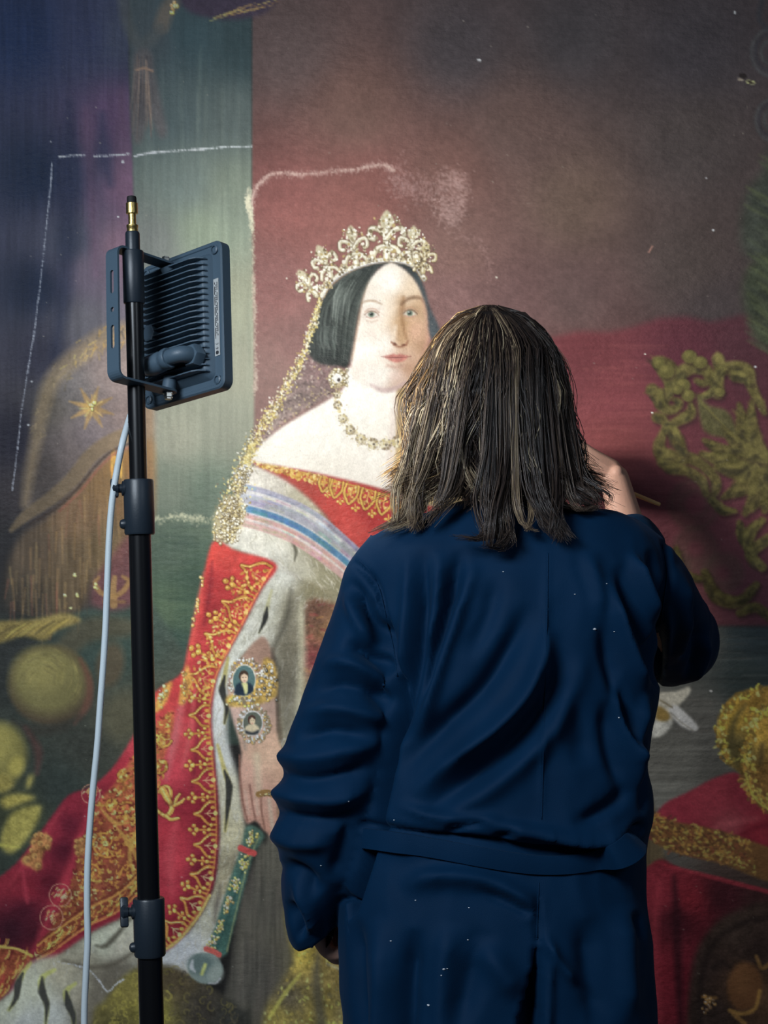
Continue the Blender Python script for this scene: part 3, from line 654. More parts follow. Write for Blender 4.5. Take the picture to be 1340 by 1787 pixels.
# dark curly rug/animal below
rug = [(160, 1800), (184, 1744), (232, 1692), (290, 1684), (330, 1700), (380, 1732), (420, 1760), (440, 1800), (440, PY1), (160, PY1)]
poly(rug, [(220, 1730, (84, 80, 36)), (260, 1760, (92, 90, 34)), (300, 1710, (56, 50, 36)), (350, 1760, (44, 42, 38)), (200, 1790, (64, 62, 34)), (400, 1780, (36, 38, 36))], 4, nz=0.14)
for (x, y) in scatter(rug[:6] + [(440, 1800), (440, 1830), (160, 1830)], 150):
    g = pick(((120, 116, 40), (76, 74, 34), (104, 100, 40))) if x < 300 else pick(((64, 60, 44), (40, 38, 34), (80, 76, 40)))
    spiral(x, y, rng.uniform(5, 11), g, rng.uniform(2, 4), 0.7, rng.uniform(0, 6), pick((-1, 1)), 0.5)
# ---- sceptre ----------------------------------------------------------------------
poly([(432, 1440), (462, 1458), (440, 1500), (402, 1640), (392, 1668), (364, 1660), (378, 1610), (400, 1540), (420, 1480)], [(440, 1470, (60, 86, 76)), (410, 1560, (46, 76, 70)), (382, 1640, (44, 74, 68))], 1.5, nz=0.12)
stroke([(452, 1460), (432, 1510), (412, 1590), (396, 1660)], (112, 120, 80), 3, 1.5, 0.6)
stroke([(440, 1470), (420, 1530), (398, 1600), (378, 1655)], (30, 54, 54), 4, 2, 0.5)
for (x, y) in ((437, 1464), (426, 1506), (412, 1542), (398, 1580), (384, 1616), (370, 1646)):
    jewels(x, y, 26, 9, 15, (1.4, 3), ((226, 196, 60), (180, 150, 48), (246, 224, 120), (140, 116, 40)), 0.3)
stroke([(420, 1480), (431, 1485), (443, 1489)], (164, 50, 48), 11, 1.2, 0.95); stroke([(360, 1656), (370, 1660), (382, 1666)], (164, 54, 46), 10, 1.2, 0.95)
dab(358, 1690, 31, 27, (84, 98, 96), 0.3, 2); dab(350, 1684, 22, 18, (64, 80, 80), 0.2, 5); dab(376, 1700, 14, 16, (104, 116, 112), 0.3, 4, 0.7)
stroke([(336, 1676), (334, 1688), (340, 1696)], (196, 206, 204), [3, 8, 3], 2, 0.85); stroke([(358, 1684), (352, 1700)], (170, 156, 60), 6, 2, 0.8); stroke([(384, 1708), (376, 1716), (364, 1716)], (150, 160, 156), 3, 1.5, 0.7)

# ---- arm, hand and bracelets --------------------------------------------------------
arm = [(446, 1118), (462, 1112), (474, 1140), (480, 1200), (483, 1240), (485, 1285), (497, 1320), (508, 1350), (516, 1400), (512, 1440), (500, 1462), (496, 1430), (480, 1470), (470, 1458), (456, 1444), (446, 1432), (430, 1436), (421, 1400), (418, 1350), (421, 1310), (408, 1262), (398, 1220), (400, 1180), (418, 1150)]
poly(arm, [(455, 1140, (140, 112, 96)), (440, 1160, (158, 126, 108)), (405, 1240, (178, 150, 138)), (475, 1220, (160, 134, 120)), (450, 1320, (172, 144, 120)), (430, 1340, (166, 130, 114)), (470, 1320, (176, 146, 122)), (490, 1350, (164, 132, 110)), (440, 1400, (160, 124, 108)), (470, 1390, (164, 128, 112)), (425, 1410, (150, 112, 98)), (470, 1450, (150, 112, 96)), (505, 1420, (138, 104, 86))], 2, nz=0.04)
stroke([(418, 1318), (419, 1350), (424, 1400), (432, 1432)], (104, 72, 60), 3.4, 1.5, 0.75)
stroke([(436, 1370), (440, 1400), (446, 1430)], (104, 72, 62), 3.4, 1.6, 0.75); stroke([(456, 1380), (456, 1410), (462, 1446)], (104, 72, 60), 3.4, 1.6, 0.75); stroke([(484, 1380), (486, 1420), (490, 1450)], (100, 84, 66), 5, 2, 0.7)
stroke([(470, 1396), (474, 1430), (478, 1458)], (184, 150, 132), 7, 2.5, 0.6); stroke([(446, 1386), (450, 1420)], (178, 142, 126), 6, 2.5, 0.5); stroke([(428, 1380), (434, 1420)], (176, 140, 124), 5, 2.5, 0.5)
stroke([(448, 1320), (452, 1380)], (184, 160, 134), 12, 5, 0.5)
stroke([(476, 1132), (482, 1200), (486, 1250), (490, 1290)], (90, 78, 66), 6, 3, 0.6)
stroke([(420, 1250), (424, 1280), (428, 1306)], (120, 112, 104), 6, 3, 0.5)
stroke([(452, 1386), (465, 1383), (478, 1387)], (120, 92, 46), 11, 1.2, 0.95); jewels(465, 1386, 10, 10, 3, (1.2, 2.2), ((190, 156, 70), (80, 70, 40), (150, 120, 60)))
def bracelet(x, y, rx, ry, tilt, n, cols, sx, sy):
    for _ in range(n):
        an = rng.uniform(0, 6.3); k = rng.uniform(1.02, 1.5)
        u, v = rx * k * math.cos(an) + sx, ry * k * math.sin(an) + sy
        q = rng.uniform(1.4, 3)
        dab(x + u + .8, y + v + .8, q * 1.1, q * 1.1, (92, 78, 52), a=0.5); dab(x + u, y + v, q, q * .8, pick(cols), an, 0.7)
poly([(462, 1148), (480, 1160), (484, 1200), (478, 1218), (440, 1232), (400, 1232), (396, 1216), (420, 1206), (452, 1180)], (176, 146, 66), 2, nz=0.25)
jewels(470, 1190, 60, 13, 34, (1.4, 3), ((210, 170, 50), (190, 180, 150), (110, 92, 60), (230, 224, 200), (60, 60, 54)))
jewels(420, 1220, 50, 30, 12, (1.4, 3), ((214, 176, 40), (200, 190, 150), (120, 100, 60), (240, 200, 60)))
bracelet(427, 1188, 21, 28, 0, 150, ((210, 204, 182), (150, 136, 100), (236, 232, 214), (110, 100, 84), (196, 160, 70)), 2, 0)
dab(426, 1187, 21, 28, (196, 190, 170), 0.05, 1); dab(426, 1187, 19, 26, (74, 104, 104), 0.05, 1)
def mini(x, y, k, coat, hairc, skin, gown=False):
    poly([(x - 17 * k, y + 22 * k), (x - 15 * k, y + 8 * k), (x - 5 * k, y + 1 * k), (x + 6 * k, y + 1 * k), (x + 15 * k, y + 8 * k), (x + 16 * k, y + 18 * k), (x + 4 * k, y + 25 * k), (x - 8 * k, y + 25 * k)], skin if gown else coat, 1)
    if gown: poly([(x - 16 * k, y + 14 * k), (x, y + 19 * k), (x + 15 * k, y + 13 * k), (x + 13 * k, y + 22 * k), (x, y + 25 * k), (x - 13 * k, y + 22 * k)], coat, 1)
    else: poly([(x - 4 * k, y + 2 * k), (x + 5 * k, y + 2 * k), (x + 7 * k, y + 14 * k), (x + 3 * k, y + 24 * k), (x - 1 * k, y + 14 * k)], (206, 196, 130), 1)
    dab(x - .5 * k, y - 9 * k, 8.5 * k, 11 * k, hairc, 0, 1); dab(x + .6 * k, y - 6 * k, 6.2 * k, 9 * k, skin, 0, 1)
    dab(x - 2 * k, y - 7 * k, 1.2 * k, .8 * k, (80, 56, 48), 0, .7, .7); dab(x + 3 * k, y - 7 * k, 1.2 * k, .8 * k, (80, 56, 48), 0, .7, .7); dab(x + .6 * k, y - 1 * k, 2 * k, .7 * k, (170, 96, 88), 0, .7, .7)
    stroke([(x - 6 * k, y - 13 * k), (x, y - 16 * k), (x + 6 * k, y - 13 * k)], hairc, 4 * k, 1, 0.9)
mini(426, 1189, 0.98, (32, 46, 60), (64, 50, 40), (210, 176, 146))
bracelet(441, 1262, 19, 22, 0, 190, ((206, 206, 196), (150, 146, 130), (236, 236, 226), (120, 110, 84), (170, 146, 84)), 2, 2)
dab(441, 1262, 18, 22, (206, 202, 186), 0.05, 1); dab(441, 1262, 16.5, 20, (84, 92, 82), 0.05, 1)
mini(440, 1263, 0.78, (48, 54, 60), (66, 46, 40), (216, 170, 138), True)

# ---- bodice, sash, neckline ---------------------------------------------------------
poly([(440, 803), (560, 826), (650, 848), (720, 868), (800, 890), (900, 900), (1000, 890), (980, 1060), (760, 1080), (680, 1030), (630, 980), (592, 930), (556, 884), (500, 838)], [(520, 830, (190, 70, 56)), (580, 880, (206, 66, 56)), (620, 920, (206, 70, 62)), (650, 900, (186, 48, 48)), (680, 950, (196, 66, 70)), (640, 880, (186, 54, 52)), (720, 900, (150, 50, 50)), (850, 950, (120, 46, 46))], 3, nz=0.06)
NT = [(438, 802), (480, 811), (520, 819), (560, 826), (600, 834), (650, 848), (700, 864), (740, 876)]
NB = [(438, 806), (480, 822), (520, 836), (556, 850), (590, 872), (640, 886), (690, 898), (740, 906)]
stroke([(q[0], q[1] + 1) for q in NT], (176, 56, 50), 5, 1.2, 0.9)
for k, ln in enumerate(loft(NT, NB, (0.22, 0.95))):
    stroke(ln, (216, 176, 64), 2.5 if k == 0 else 0.1, 0.9, 0.9 if k == 0 else 0)
T_, B_ = spline(NT, 200), spline(NB, 200)
for k in range(520):
    i = rng.integers(8, 199); t = rng.uniform(0.2, 0.9) if i > 60 else rng.uniform(.1, 1.0)
    x, y = T_[i] * (1 - t) + B_[i] * t + rng.normal(0, 1.2, 2)
    if i > 90 and (i // 11) % 2 == 0 and .35 < t < .75 and rng.random() < .8: continue
    dab(x, y, rng.uniform(1.5, 4), rng.uniform(1.3, 2.6), pick((G1, (236, 200, 90), G2, (170, 110, 50), (250, 226, 140))), rng.uniform(0, 3), 0.8, 0.85)
for i, big in ((92, .8), (108, .95), (124, 1.05), (140, 1.1), (156, 1.1), (172, 1.1), (188, 1.1)):
    c = T_[i] * .85 + B_[i] * .15; L = lambda u, v: (c[0] + u * big - v * .22 * big, c[1] + v * big + u * .25 * big)
    for col_, w_, a_ in (((110, 44, 30), 6, .6), ((226, 186, 74), 3.8, .95)):
        stroke([L(-10, 2), L(-11, 16), L(-6, 26), L(0, 33), L(6, 26), L(11, 16), L(10, 2)], col_, w_, 0.9, a_, n=24)
    stroke([L(0, 6), L(0, 20)], (226, 180, 90), 2.4, .8, .9, raw=True); dab(*L(-4, 12), 2.4, 2, G1); dab(*L(4, 12), 2.4, 2, G1)
    trefoil(*L(12, 36), 4.6 * big, 1.5, (220, 176, 62), (250, 226, 140))
ST = [(424, 846), (470, 858), (520, 878), (560, 902), (600, 936), (640, 972), (690, 1012)]
SB = [(422, 914), (470, 928), (512, 946), (550, 970), (590, 1000), (640, 1044), (690, 1090)]
for t, c_, w_ in ((0.06, (168, 168, 188), 13), (0.17, (214, 212, 208), 9), (0.29, (176, 182, 190), 10), (0.40, (164, 166, 178), 12), (0.50, (206, 206, 204), 6), (0.60, (74, 130, 172), 14), (0.71, (204, 206, 204), 6), (0.79, (206, 160, 154), 11), (0.88, (218, 208, 200), 8), (0.97, (204, 164, 156), 11)):
    ln = loft(ST, SB, (t,))[0]
    stroke(ln, c_, w_, 1.6, 0.95, raw=True)
    for k in range(14):
        i = rng.integers(0, 36); stroke(ln[i:i + 4] + rng.normal(0, 1.5, 2), tuple(int(min(255, q * rng.uniform(.72, 1.15))) for q in c_), w_ * rng.uniform(.2, .5), 1.5, 0.45, raw=True)
for k in range(26):
    i = k * 1.55; A = spline(ST, 41)[int(i)]; Bq = spline(SB, 41)[int(i)]
    stroke([A, Bq], pick(((120, 120, 128), (236, 234, 228))), 3, 2.5, 0.14, raw=True)
ln = loft(ST, SB, (0.22,))[0]; stroke(ln[26:], (120, 124, 120), 8, 3, 0.5, raw=True)
ln = loft(ST, SB, (0.06,))[0]; stroke(ln[22:], (110, 106, 126), 8, 3, 0.5, raw=True)

# ---- head and shoulders ---------------------------------------------------------------
lace = [(556, 560), (572, 610), (590, 640), (598, 668), (580, 690), (530, 716), (484, 746), (448, 790), (452, 770), (490, 706), (522, 640), (540, 596)]
poly(lace, [(560, 640, (128, 100, 98)), (540, 690, (150, 126, 120)), (500, 720, (160, 138, 130)), (560, 600, (140, 108, 106))], 3, nz=0.2)
for (x, y) in scatter(lace, 300):
    dab(x, y, rng.uniform(1, 3.5), rng.uniform(1, 2.2), pick(((196, 180, 166), (118, 96, 92), (210, 190, 130), (160, 140, 132), (96, 80, 78))), rng.uniform(0, 3), 0.8, 0.6)
chest = [(438, 802), (456, 776), (488, 748), (530, 722), (575, 696), (600, 676), (610, 640), (650, 660), (700, 660), (712, 700), (760, 740), (820, 790), (900, 850), (900, 900), (760, 884), (700, 864), (640, 846), (560, 827), (500, 815)]
poly(chest, [(480, 785, (250, 246, 232)), (560, 770, (255, 252, 240)), (620, 700, (255, 253, 242)), (650, 800, (255, 250, 238)), (660, 740, (252, 246, 232)), (560, 815, (248, 242, 228)), (680, 830, (242, 234, 222)), (800, 830, (170, 150, 120))], 2, nz=0.015)
poly([(692, 676), (720, 660), (760, 700), (820, 780), (860, 850), (860, 885), (760, 884), (690, 862), (684, 852), (690, 780)], [(700, 700, (186, 158, 104)), (710, 760, (190, 164, 112)), (700, 830, (204, 180, 130)), (760, 830, (170, 146, 100))], 2, False, nz=0.05)
stroke([(690, 690), (684, 760), (680, 850)], (222, 200, 186), [8, 14, 10], 5, 0.5)
face = [(681, 456), (662, 468), (642, 490), (633, 520), (626, 560), (619, 600), (612, 640), (618, 662), (642, 676), (668, 684), (692, 680), (712, 668), (736, 640), (746, 610), (750, 578), (747, 545), (739, 518), (726, 490), (706, 468)]
poly(face, [(680, 490, (255, 250, 238)), (650, 540, (255, 248, 234)), (640, 600, (255, 252, 240)), (670, 650, (250, 244, 230)), (690, 530, (236, 216, 190)), (715, 500, (232, 208, 176)), (730, 530, (200, 164, 124)), (722, 580, (204, 164, 126)), (735, 600, (188, 146, 110)), (706, 560, (196, 158, 112)), (712, 640, (190, 146, 114)), (690, 664, (214, 182, 160)), (700, 620, (214, 176, 146)), (670, 600, (253, 244, 230)), (650, 660, (246, 238, 226))], 2, nz=0.015)
# features
dab(725, 576, 14, 18, (222, 172, 142), 0, 8, 0.5); dab(645, 590, 16, 16, (242, 214, 194), 0, 8, 0.35)
poly([(694, 516), (706, 520), (706, 548), (708, 580), (712, 598), (704, 606), (694, 604), (690, 590), (694, 560)], (184, 144, 98), 7, a=0.85)
stroke([(704, 520), (702, 545), (704, 570), (709, 590)], (146, 104, 66), [6, 8, 5, 4], 3, 0.6)
stroke([(683, 597), (690, 603), (699, 605), (708, 602), (712, 595)], (150, 96, 70), [3, 4, 3, 4, 3], 1.6, 0.75); dab(689, 600, 3.4, 2, (110, 66, 52), 0.3, 1, 0.8); dab(704, 602, 3.6, 2.2, (120, 74, 54), -0.3, 1, 0.8)
stroke([(690, 570), (686, 590)], (246, 228, 204), 6, 3, 0.6)
for (ex, ey, shade) in ((648, 549, 0), (715, 547, 1)):
    k = 1.0
    dab(ex, ey - 2, 18, 12, (176, 138, 100) if shade else (232, 206, 186), 0, 6, 0.5)
    poly([(ex - 12, ey + 1), (ex - 6, ey - 4.5), (ex + 2, ey - 5.5), (ex + 9, ey - 2.5), (ex + 12, ey + 1.5), (ex + 4, ey + 4.5), (ex - 5, ey + 4.5)], (196, 190, 172) if shade else (226, 220, 208), 1.6)
    dab(ex, ey - .5, 5.2, 5.0, (112, 128, 108), 0, 1.3, .9); dab(ex, ey - .7, 2.6, 2.6, (40, 48, 46), 0, 1.1, .9); dab(ex - 1.5, ey - 2.5, 1.1, .9, (240, 240, 235), 0, .8, .7)
    stroke([(ex - 12, ey + .5), (ex - 5, ey - 5.2), (ex + 3, ey - 6), (ex + 10, ey - 2.5), (ex + 13, ey + 1.5)], (140, 104, 82) if not shade else (104, 76, 58), 2.4, 1.3, 0.75, (.6, .6))
    stroke([(ex - 11, ey - 5), (ex - 3, ey - 10), (ex + 6, ey - 9.5), (ex + 13, ey - 4)], (176, 130, 100), 2.2, 1.4, 0.5)
    stroke([(ex - 9, ey + 3.5), (ex, ey + 6.3), (ex + 9, ey + 4)], (186, 130, 110), 1.8, 1.0, 0.6); stroke([(ex - 8, ey + 11), (ex + 2, ey + 13), (ex + 10, ey + 10)], (206, 168, 140), 3, 2, 0.4)
stroke([(630, 529), (642, 525), (654, 525.5), (666, 531)], (186, 156, 126), [2, 4, 4, 2], 1.8, 0.7)
stroke([(700, 531), (710, 523), (722, 519), (733, 520), (738, 525)], (124, 92, 66), [4, 6, 6, 4, 2], 2.4, 0.7)
poly([(667, 622), (676, 620.5), (686, 617.5), (692, 619.5), (698, 617.5), (706, 620), (715, 622), (706, 625), (692, 625.5), (678, 625)], (196, 112, 100), 1, a=0.85)
poly([(674, 624.5), (690, 625.5), (710, 624), (704, 630), (692, 632.5), (682, 630)], (206, 120, 106), 1.4, a=0.85)
stroke([(665, 622.5), (678, 623.5), (692, 624), (706, 623.5), (717, 622)], (130, 66, 64), 1.8, 0.8, 0.8, (.7, .7)); stroke([(676, 638), (690, 641), (704, 638)], (196, 150, 130), 5, 2.5, 0.5)
stroke([(648, 672), (668, 681), (690, 678), (708, 668)], (190, 160, 158), [4, 9, 9, 6], 3, 0.6)
dab(690, 655, 12, 8, (236, 206, 190), 0, 5, 0.5)
stroke([(738, 520), (746, 560), (745, 600), (734, 638)], (206, 150, 130), [4, 8, 8, 6], 4, 0.5)
stroke([(641, 492), (632, 524), (624, 568), (614, 625)], (214, 180, 140), 3.5, 2, 0.6)
# hair
hairL = [(684, 453), (660, 458), (632, 465), (604, 478), (578, 500), (564, 522), (552, 552), (540, 580), (535, 604), (543, 624), (562, 635), (588, 638), (606, 641), (612, 618), (618, 590), (625, 552), (632, 520), (642, 490), (662, 468), (680, 458)]
hairR = [(680, 454), (708, 458), (730, 478), (742, 508), (750, 536), (764, 566), (770, 590), (756, 596), (748, 575), (746, 545), (738, 518), (726, 492), (706, 470)]
hc = [(600, 500, (82, 90, 84)), (580, 540, (64, 70, 68)), (560, 590, (56, 62, 60)), (600, 560, (70, 76, 70)), (590, 620, (40, 46, 44)), (560, 625, (48, 54, 52)), (645, 475, (58, 64, 62)), (620, 500, (104, 112, 104))]
poly(hairL, hc, 1.8, nz=0.1); poly(hairR, [(705, 462, (60, 66, 66)), (735, 495, (72, 82, 84)), (755, 560, (76, 84, 88))], 1.8, nz=0.1)
hl = closed(hairL, 3)
for k in range(120):
    t = rng.random()
    a_, b_ = np.array((660 - 60 * t, 462 + 30 * t)), np.array((612 - 60 * t, 632 - 16 * t))
    mid = (a_ + b_) / 2 + np.array((-10 - 10 * t, -16)); j = rng.normal(0, 3, 2)
    stroke([a_ + j, mid + j, b_ + j], pick(((120, 130, 120), (38, 44, 42), (84, 92, 86), (48, 54, 52))), rng.uniform(1.2, 4), 1.6, 0.26, (.4, .3), n=12)
for k in range(28):
    x = rng.uniform(590, 622); y = rng.uniform(488, 508); stroke([(x, y), (x - 10, y + 22), (x - 14, y + 60)], pick(((170, 180, 168), (140, 150, 140))), rng.uniform(1.2, 3), 1.4, 0.35, (.3, .2), n=8)
for k in range(16):
    x = rng.uniform(556, 590); stroke([(x, 570), (x - 3, 590), (x + 2, 610)], (120, 130, 122), 2.4, 1.5, 0.3, (.3, .3), n=6)
# veil edging: gold lace growing into a jewelled brooch and tassel
VE = spline([(560, 512), (553, 545), (542, 580), (526, 626), (505, 668), (482, 708), (458, 742), (440, 775), (428, 808), (414, 846), (402, 880), (392, 910)], 240)
for k in range(2000):
    i = int(240 * rng.random() ** 0.8); i = min(i, 239); c = VE[i]; t = i / 239
    s_ = 4 + 10 * min(1, t * 1.6) + (9 if t > .82 else 0)
    x, y = c + rng.normal(0, 0.5, 2) * s_
    dab(x, y, rng.uniform(.9, 2.6), rng.uniform(.8, 1.8), pick(((246, 240, 200), (230, 210, 110), (196, 172, 84), (250, 248, 232), (140, 124, 84), (240, 222, 130), (120, 104, 84))), rng.uniform(0, 3), 0.8, .8)
stroke([(440, 775), (430, 806), (416, 840)], (232, 214, 120), [8, 14, 8], 3, 0.5)
poly([(384, 880), (404, 866), (424, 878), (426, 906), (412, 934), (392, 944), (374, 930), (372, 906)], (196, 184, 140), 4, nz=0.2, a=0.9)
jewels(400, 905, 420, 23, 36, (1.0, 2.4), ((250, 246, 220), (220, 200, 130), (160, 140, 84), (240, 236, 216), (130, 116, 84), (200, 176, 90)), 0.25)
jewels(420, 835, 150, 14, 24, (1.0, 2.6), ((250, 246, 222), (226, 206, 130), (150, 136, 96), (190, 196, 200)), 0.3)
jewels(388, 940, 20, 16, 10, (1.6, 3), ((226, 216, 170), (180, 160, 110)))
# crown
CR = [(562, 516), (572, 498), (592, 480), (618, 466), (648, 457), (680, 453), (708, 457), (728, 468), (740, 486)]
stroke(CR, (160, 140, 100), 11, 1.2, 0.9); stroke(CR, (236, 234, 222), 7, 1.1, 0.95); stroke([(q[0], q[1] + 4) for q in CR], (150, 150, 160), 2, .9, .7)
def fleur(x, y, h, lean, cols, n=1.0):
    c, s_ = math.cos(lean), math.sin(lean)
    L = lambda u, v: (x + h * (u * c - v * s_), y - h * (v * c + u * s_))
    dk = (104, 84, 66)
    for (pp, w_) in (([L(0, .0), L(0, .45), L(0, .72)], .15), ([L(0, .42), L(-.16, .6), L(-.34, .62), L(-.36, .44), L(-.28, .4)], .1), ([L(0, .42), L(.16, .6), L(.34, .62), L(.36, .44), L(.28, .4)], .1), ([L(-.3, .02), L(-.2, .2), L(0, .26), L(.2, .2), L(.3, .02)], .1)):
        stroke(pp, dk, w_ * h + 2.4, 1, 0.7, n=12); stroke(pp, cols[0], w_ * h, 1, 0.95, n=12); stroke(np.asarray(pp) - .8, (255, 253, 240), w_ * h * .4, 1, 0.7, n=12)
    poly([L(0, 1.02), L(-.14, .84), L(-.13, .7), L(0, .62), L(.13, .7), L(.14, .84)], cols[0], 1)
    for k in range(int(90 * n)):
        u, v = rng.normal(0, .2), rng.uniform(0, .95)
        if abs(u) > .42 - abs(v - .5) * .4: continue
        q = h * rng.uniform(.016, .042) + .4
        dab(*L(u, v), q, q * .8, pick(cols), rng.uniform(0, 3), 0.7, 0.9)
        if k % 3 == 0: dab(*L(u + .02, v + .02), q * .4, q * .4, (255, 254, 246), 0, .6)
lit = ((206, 196, 160), (190, 168, 104), (250, 246, 228), (120, 104, 72), (160, 146, 112), (236, 230, 206))
shd = ((196, 180, 130), (120, 104, 76), (226, 214, 176), (90, 78, 66), (160, 140, 90))
for (x, y, h, ln_, cs) in ((552, 516, 54, .62, lit), (578, 482, 58, .42, lit), (622, 460, 66, .16, lit), (675, 450, 82, 0, lit), (714, 456, 62, -.14, lit), (738, 474, 52, -.12, shd)): fleur(x, y, h, ln_, cs)
for (x, y) in ((600, 462), (648, 446), (696, 444), (570, 492), (726, 452)):
    stroke([(x - 9, y + 10), (x, y - 2), (x + 9, y + 10)], (200, 184, 140), 4, 1, 0.9); dab(x, y - 5, 3.6, 3.6, (240, 234, 214), 0, .8); jewels(x, y + 6, 8, 7, 6, (1.3, 2.6), lit)
for i in range(0, 40):
    p_ = spline(CR, 40)[i]; dab(p_[0], p_[1], 2.2, 2, pick(lit), 0, .7)
# earring, necklace
dab(590, 660, 17, 17, (214, 200, 150), 0, 2.5, .8)
jewels(590, 660, 90, 15, 15, (1.2, 3), ((250, 246, 226), (226, 206, 130), (240, 232, 200), (170, 150, 96))); dab(589, 660, 8, 8, (250, 248, 240), 0, 1.2); dab(591, 663, 3, 3.4, (80, 68, 64), 0, 1)
NK = spline([(588, 682), (588, 702), (598, 730), (614, 754), (638, 770), (664, 776), (690, 772), (712, 762)], 60)
for i in range(0, 60):
    x, y = NK[i]
    for k in range(7): dab(x + rng.normal(0, 5), y + rng.normal(0, 5), rng.uniform(.8, 2), rng.uniform(.7, 1.4), pick(((206, 190, 140), (236, 226, 196), (176, 158, 120), (226, 206, 130))), rng.uniform(0, 3), .8, .6)
    if i % 7 == 3:
        r_ = 4.5 + 4.0 * i / 60
        for k in range(8):
            an = k * .785 + i; dab(x + r_ * math.cos(an), y + r_ * math.sin(an), r_ * .42, r_ * .34, pick(((206, 190, 130), (180, 164, 124), (236, 228, 190), (140, 122, 92))), an, .9, .9)
            dab(x + r_ * 1.3 * math.cos(an + .4), y + r_ * 1.3 * math.sin(an + .4), 1.4, 1.2, (120, 104, 84), 0, .8, .6)
        dab(x, y, r_ * .6, r_ * .6, (236, 228, 200), 0, 1); dab(x + .8, y + .8, r_ * .3, r_ * .3, (84, 74, 66), 0, .9, .8)

# ---- gilded throne carving on the right ------------------------------------------------
OG, OH, OD = (96, 90, 48), (122, 114, 58), (58, 54, 40)
def scroll(pts, w, shade=1.0):
    g = lambda c: tuple(int(q * shade) for q in c)
    p = np.asarray(pts, float); w = np.asarray(w, float) * 1.55
    stroke(p + np.array((4, 5)), g((46, 34, 34)), w * 1.05, 4, 0.5)
    stroke(p, g(OG), w, 3.0, 0.88, nz=0.18)
    c = spline(p, 40); ww = np.interp(np.linspace(0, 1, 40), np.linspace(0, 1, len(w)), w)
    for k in range(26):
        i = rng.integers(0, 39); off = rng.normal(0, .22, 2) * ww[i]; hi_ = off[1] - off[0] * .3 < 0
        d_ = c[min(i + 2, 39)] - c[max(i - 2, 0)]; an = math.atan2(d_[1], d_[0]) + rng.normal(0, .5)
        dab(c[i, 0] + off[0], c[i, 1] + off[1], ww[i] * rng.uniform(.18, .4), ww[i] * rng.uniform(.08, .18), g(OH if hi_ else OD), an, 2.5, .5)
def blob(x, y, r_, shade=1.0):
    g = lambda c: tuple(int(q * shade) for q in c)
    dab(x + 3, y + 3, r_, r_, g((52, 38, 36)), 0, 3, .5); dab(x, y, r_, r_ * .9, g(OG), 0, 2); dab(x - r_ * .25, y - r_ * .3, r_ * .45, r_ * .4, g(OH), 0, 2.5, .8)
for a_ in (([(1148, 632), (1162, 642), (1176, 662), (1186, 676)], [14, 22, 24, 16]), ([(1180, 664), (1192, 648), (1212, 640), (1232, 646), (1238, 660), (1228, 668), (1216, 664)], [12, 16, 16, 14, 12, 9, 7]), ([(1172, 668), (1164, 690), (1158, 704)], [14, 12, 8]),
           ([(1138, 680), (1148, 690), (1153, 706), (1166, 715), (1181, 711), (1186, 701), (1177, 697)], [14, 15, 13, 12, 10, 8, 6]), ([(1146, 728), (1156, 731), (1161, 745), (1155, 762), (1150, 778), (1157, 793), (1180, 799), (1206, 800), (1230, 814), (1247, 834), (1250, 852), (1240, 872)], [12, 12, 8, 10, 14, 18, 18, 14, 12, 12, 10, 8]),
           ([(1206, 704), (1204, 722), (1186, 733), (1170, 742), (1162, 752)], [6, 14, 12, 10, 6]), ([(1174, 752), (1182, 768), (1192, 788)], [12, 16, 10]), ([(1154, 806), (1172, 817), (1200, 822), (1224, 838), (1233, 862)], [10, 13, 12, 12, 8]),
           ([(1253, 626), (1260, 642), (1286, 640), (1304, 648), (1311, 672), (1326, 704), (1334, 720)], [14, 16, 14, 16, 12, 10, 6]), ([(1282, 656), (1298, 660), (1308, 668)], [12, 12, 6]), ([(1260, 644), (1250, 664), (1252, 684)], [10, 14, 16]), ([(1248, 680), (1232, 690), (1222, 692)], [10, 8, 5])):
    scroll(*a_)
for (x, y, r_) in ((1150, 634, 11), (1163, 648, 14), (1203, 622, 13), (1222, 632, 12), (1192, 672, 13), (1201, 690, 12), (1182, 680, 9), (1256, 684, 9)): blob(x, y, r_)
poly([(1216, 686), (1236, 706), (1268, 716), (1284, 742), (1292, 768), (1264, 764), (1234, 756), (1222, 734)], (84, 80, 50), 3, nz=0.12)
for k in range(14):
    stroke([(1218 + k, 692 + k * 2), (1244 + k * 2, 722 + k * 2.5), (1272 + k, 752 + k)], pick((OG, OD, (96, 92, 58))), 3.5, 1.8, 0.5, (.4, .3), n=8)
for (ex, ey, w_) in ((1229, 768, 14), (1224, 792, 16), (1250, 816, 18), (1290, 706, 14), (1312, 700, 12), (1262, 868, 16), (1300, 896, 18), (1334, 892, 16), (1262, 746, 12)):
    mx_, my_ = (ex + 1336) / 2, (ey + 800) / 2
    scroll([(1336, 800), (mx_ + (ey - 800) * .12, my_ - (ex - 1336) * .1), (ex, ey)], [12, w_ * 1.6, w_ * .4], 0.92)
for a_ in (([(1290, 912), (1296, 934), (1306, 956)], [6, 14, 8]), ([(1330, 908), (1310, 928), (1304, 956)], [8, 14, 10]), ([(1340, 940), (1310, 966), (1330, 990)], [12, 14, 10]), ([(1244, 874), (1262, 890), (1282, 892)], [8, 12, 6])): scroll(*a_, 0.9)
for (x, y, r_) in ((1212, 880, 40), (1214, 958, 34), (1180, 990, 20), (1262, 1000, 30)):
    for q in (1, .6): an = np.linspace(0, 6.4, 26); stroke(np.stack([x + r_ * q * np.cos(an), y + r_ * q * np.sin(an)], 1), (70, 64, 52), 13, 6, 0.35, raw=True)
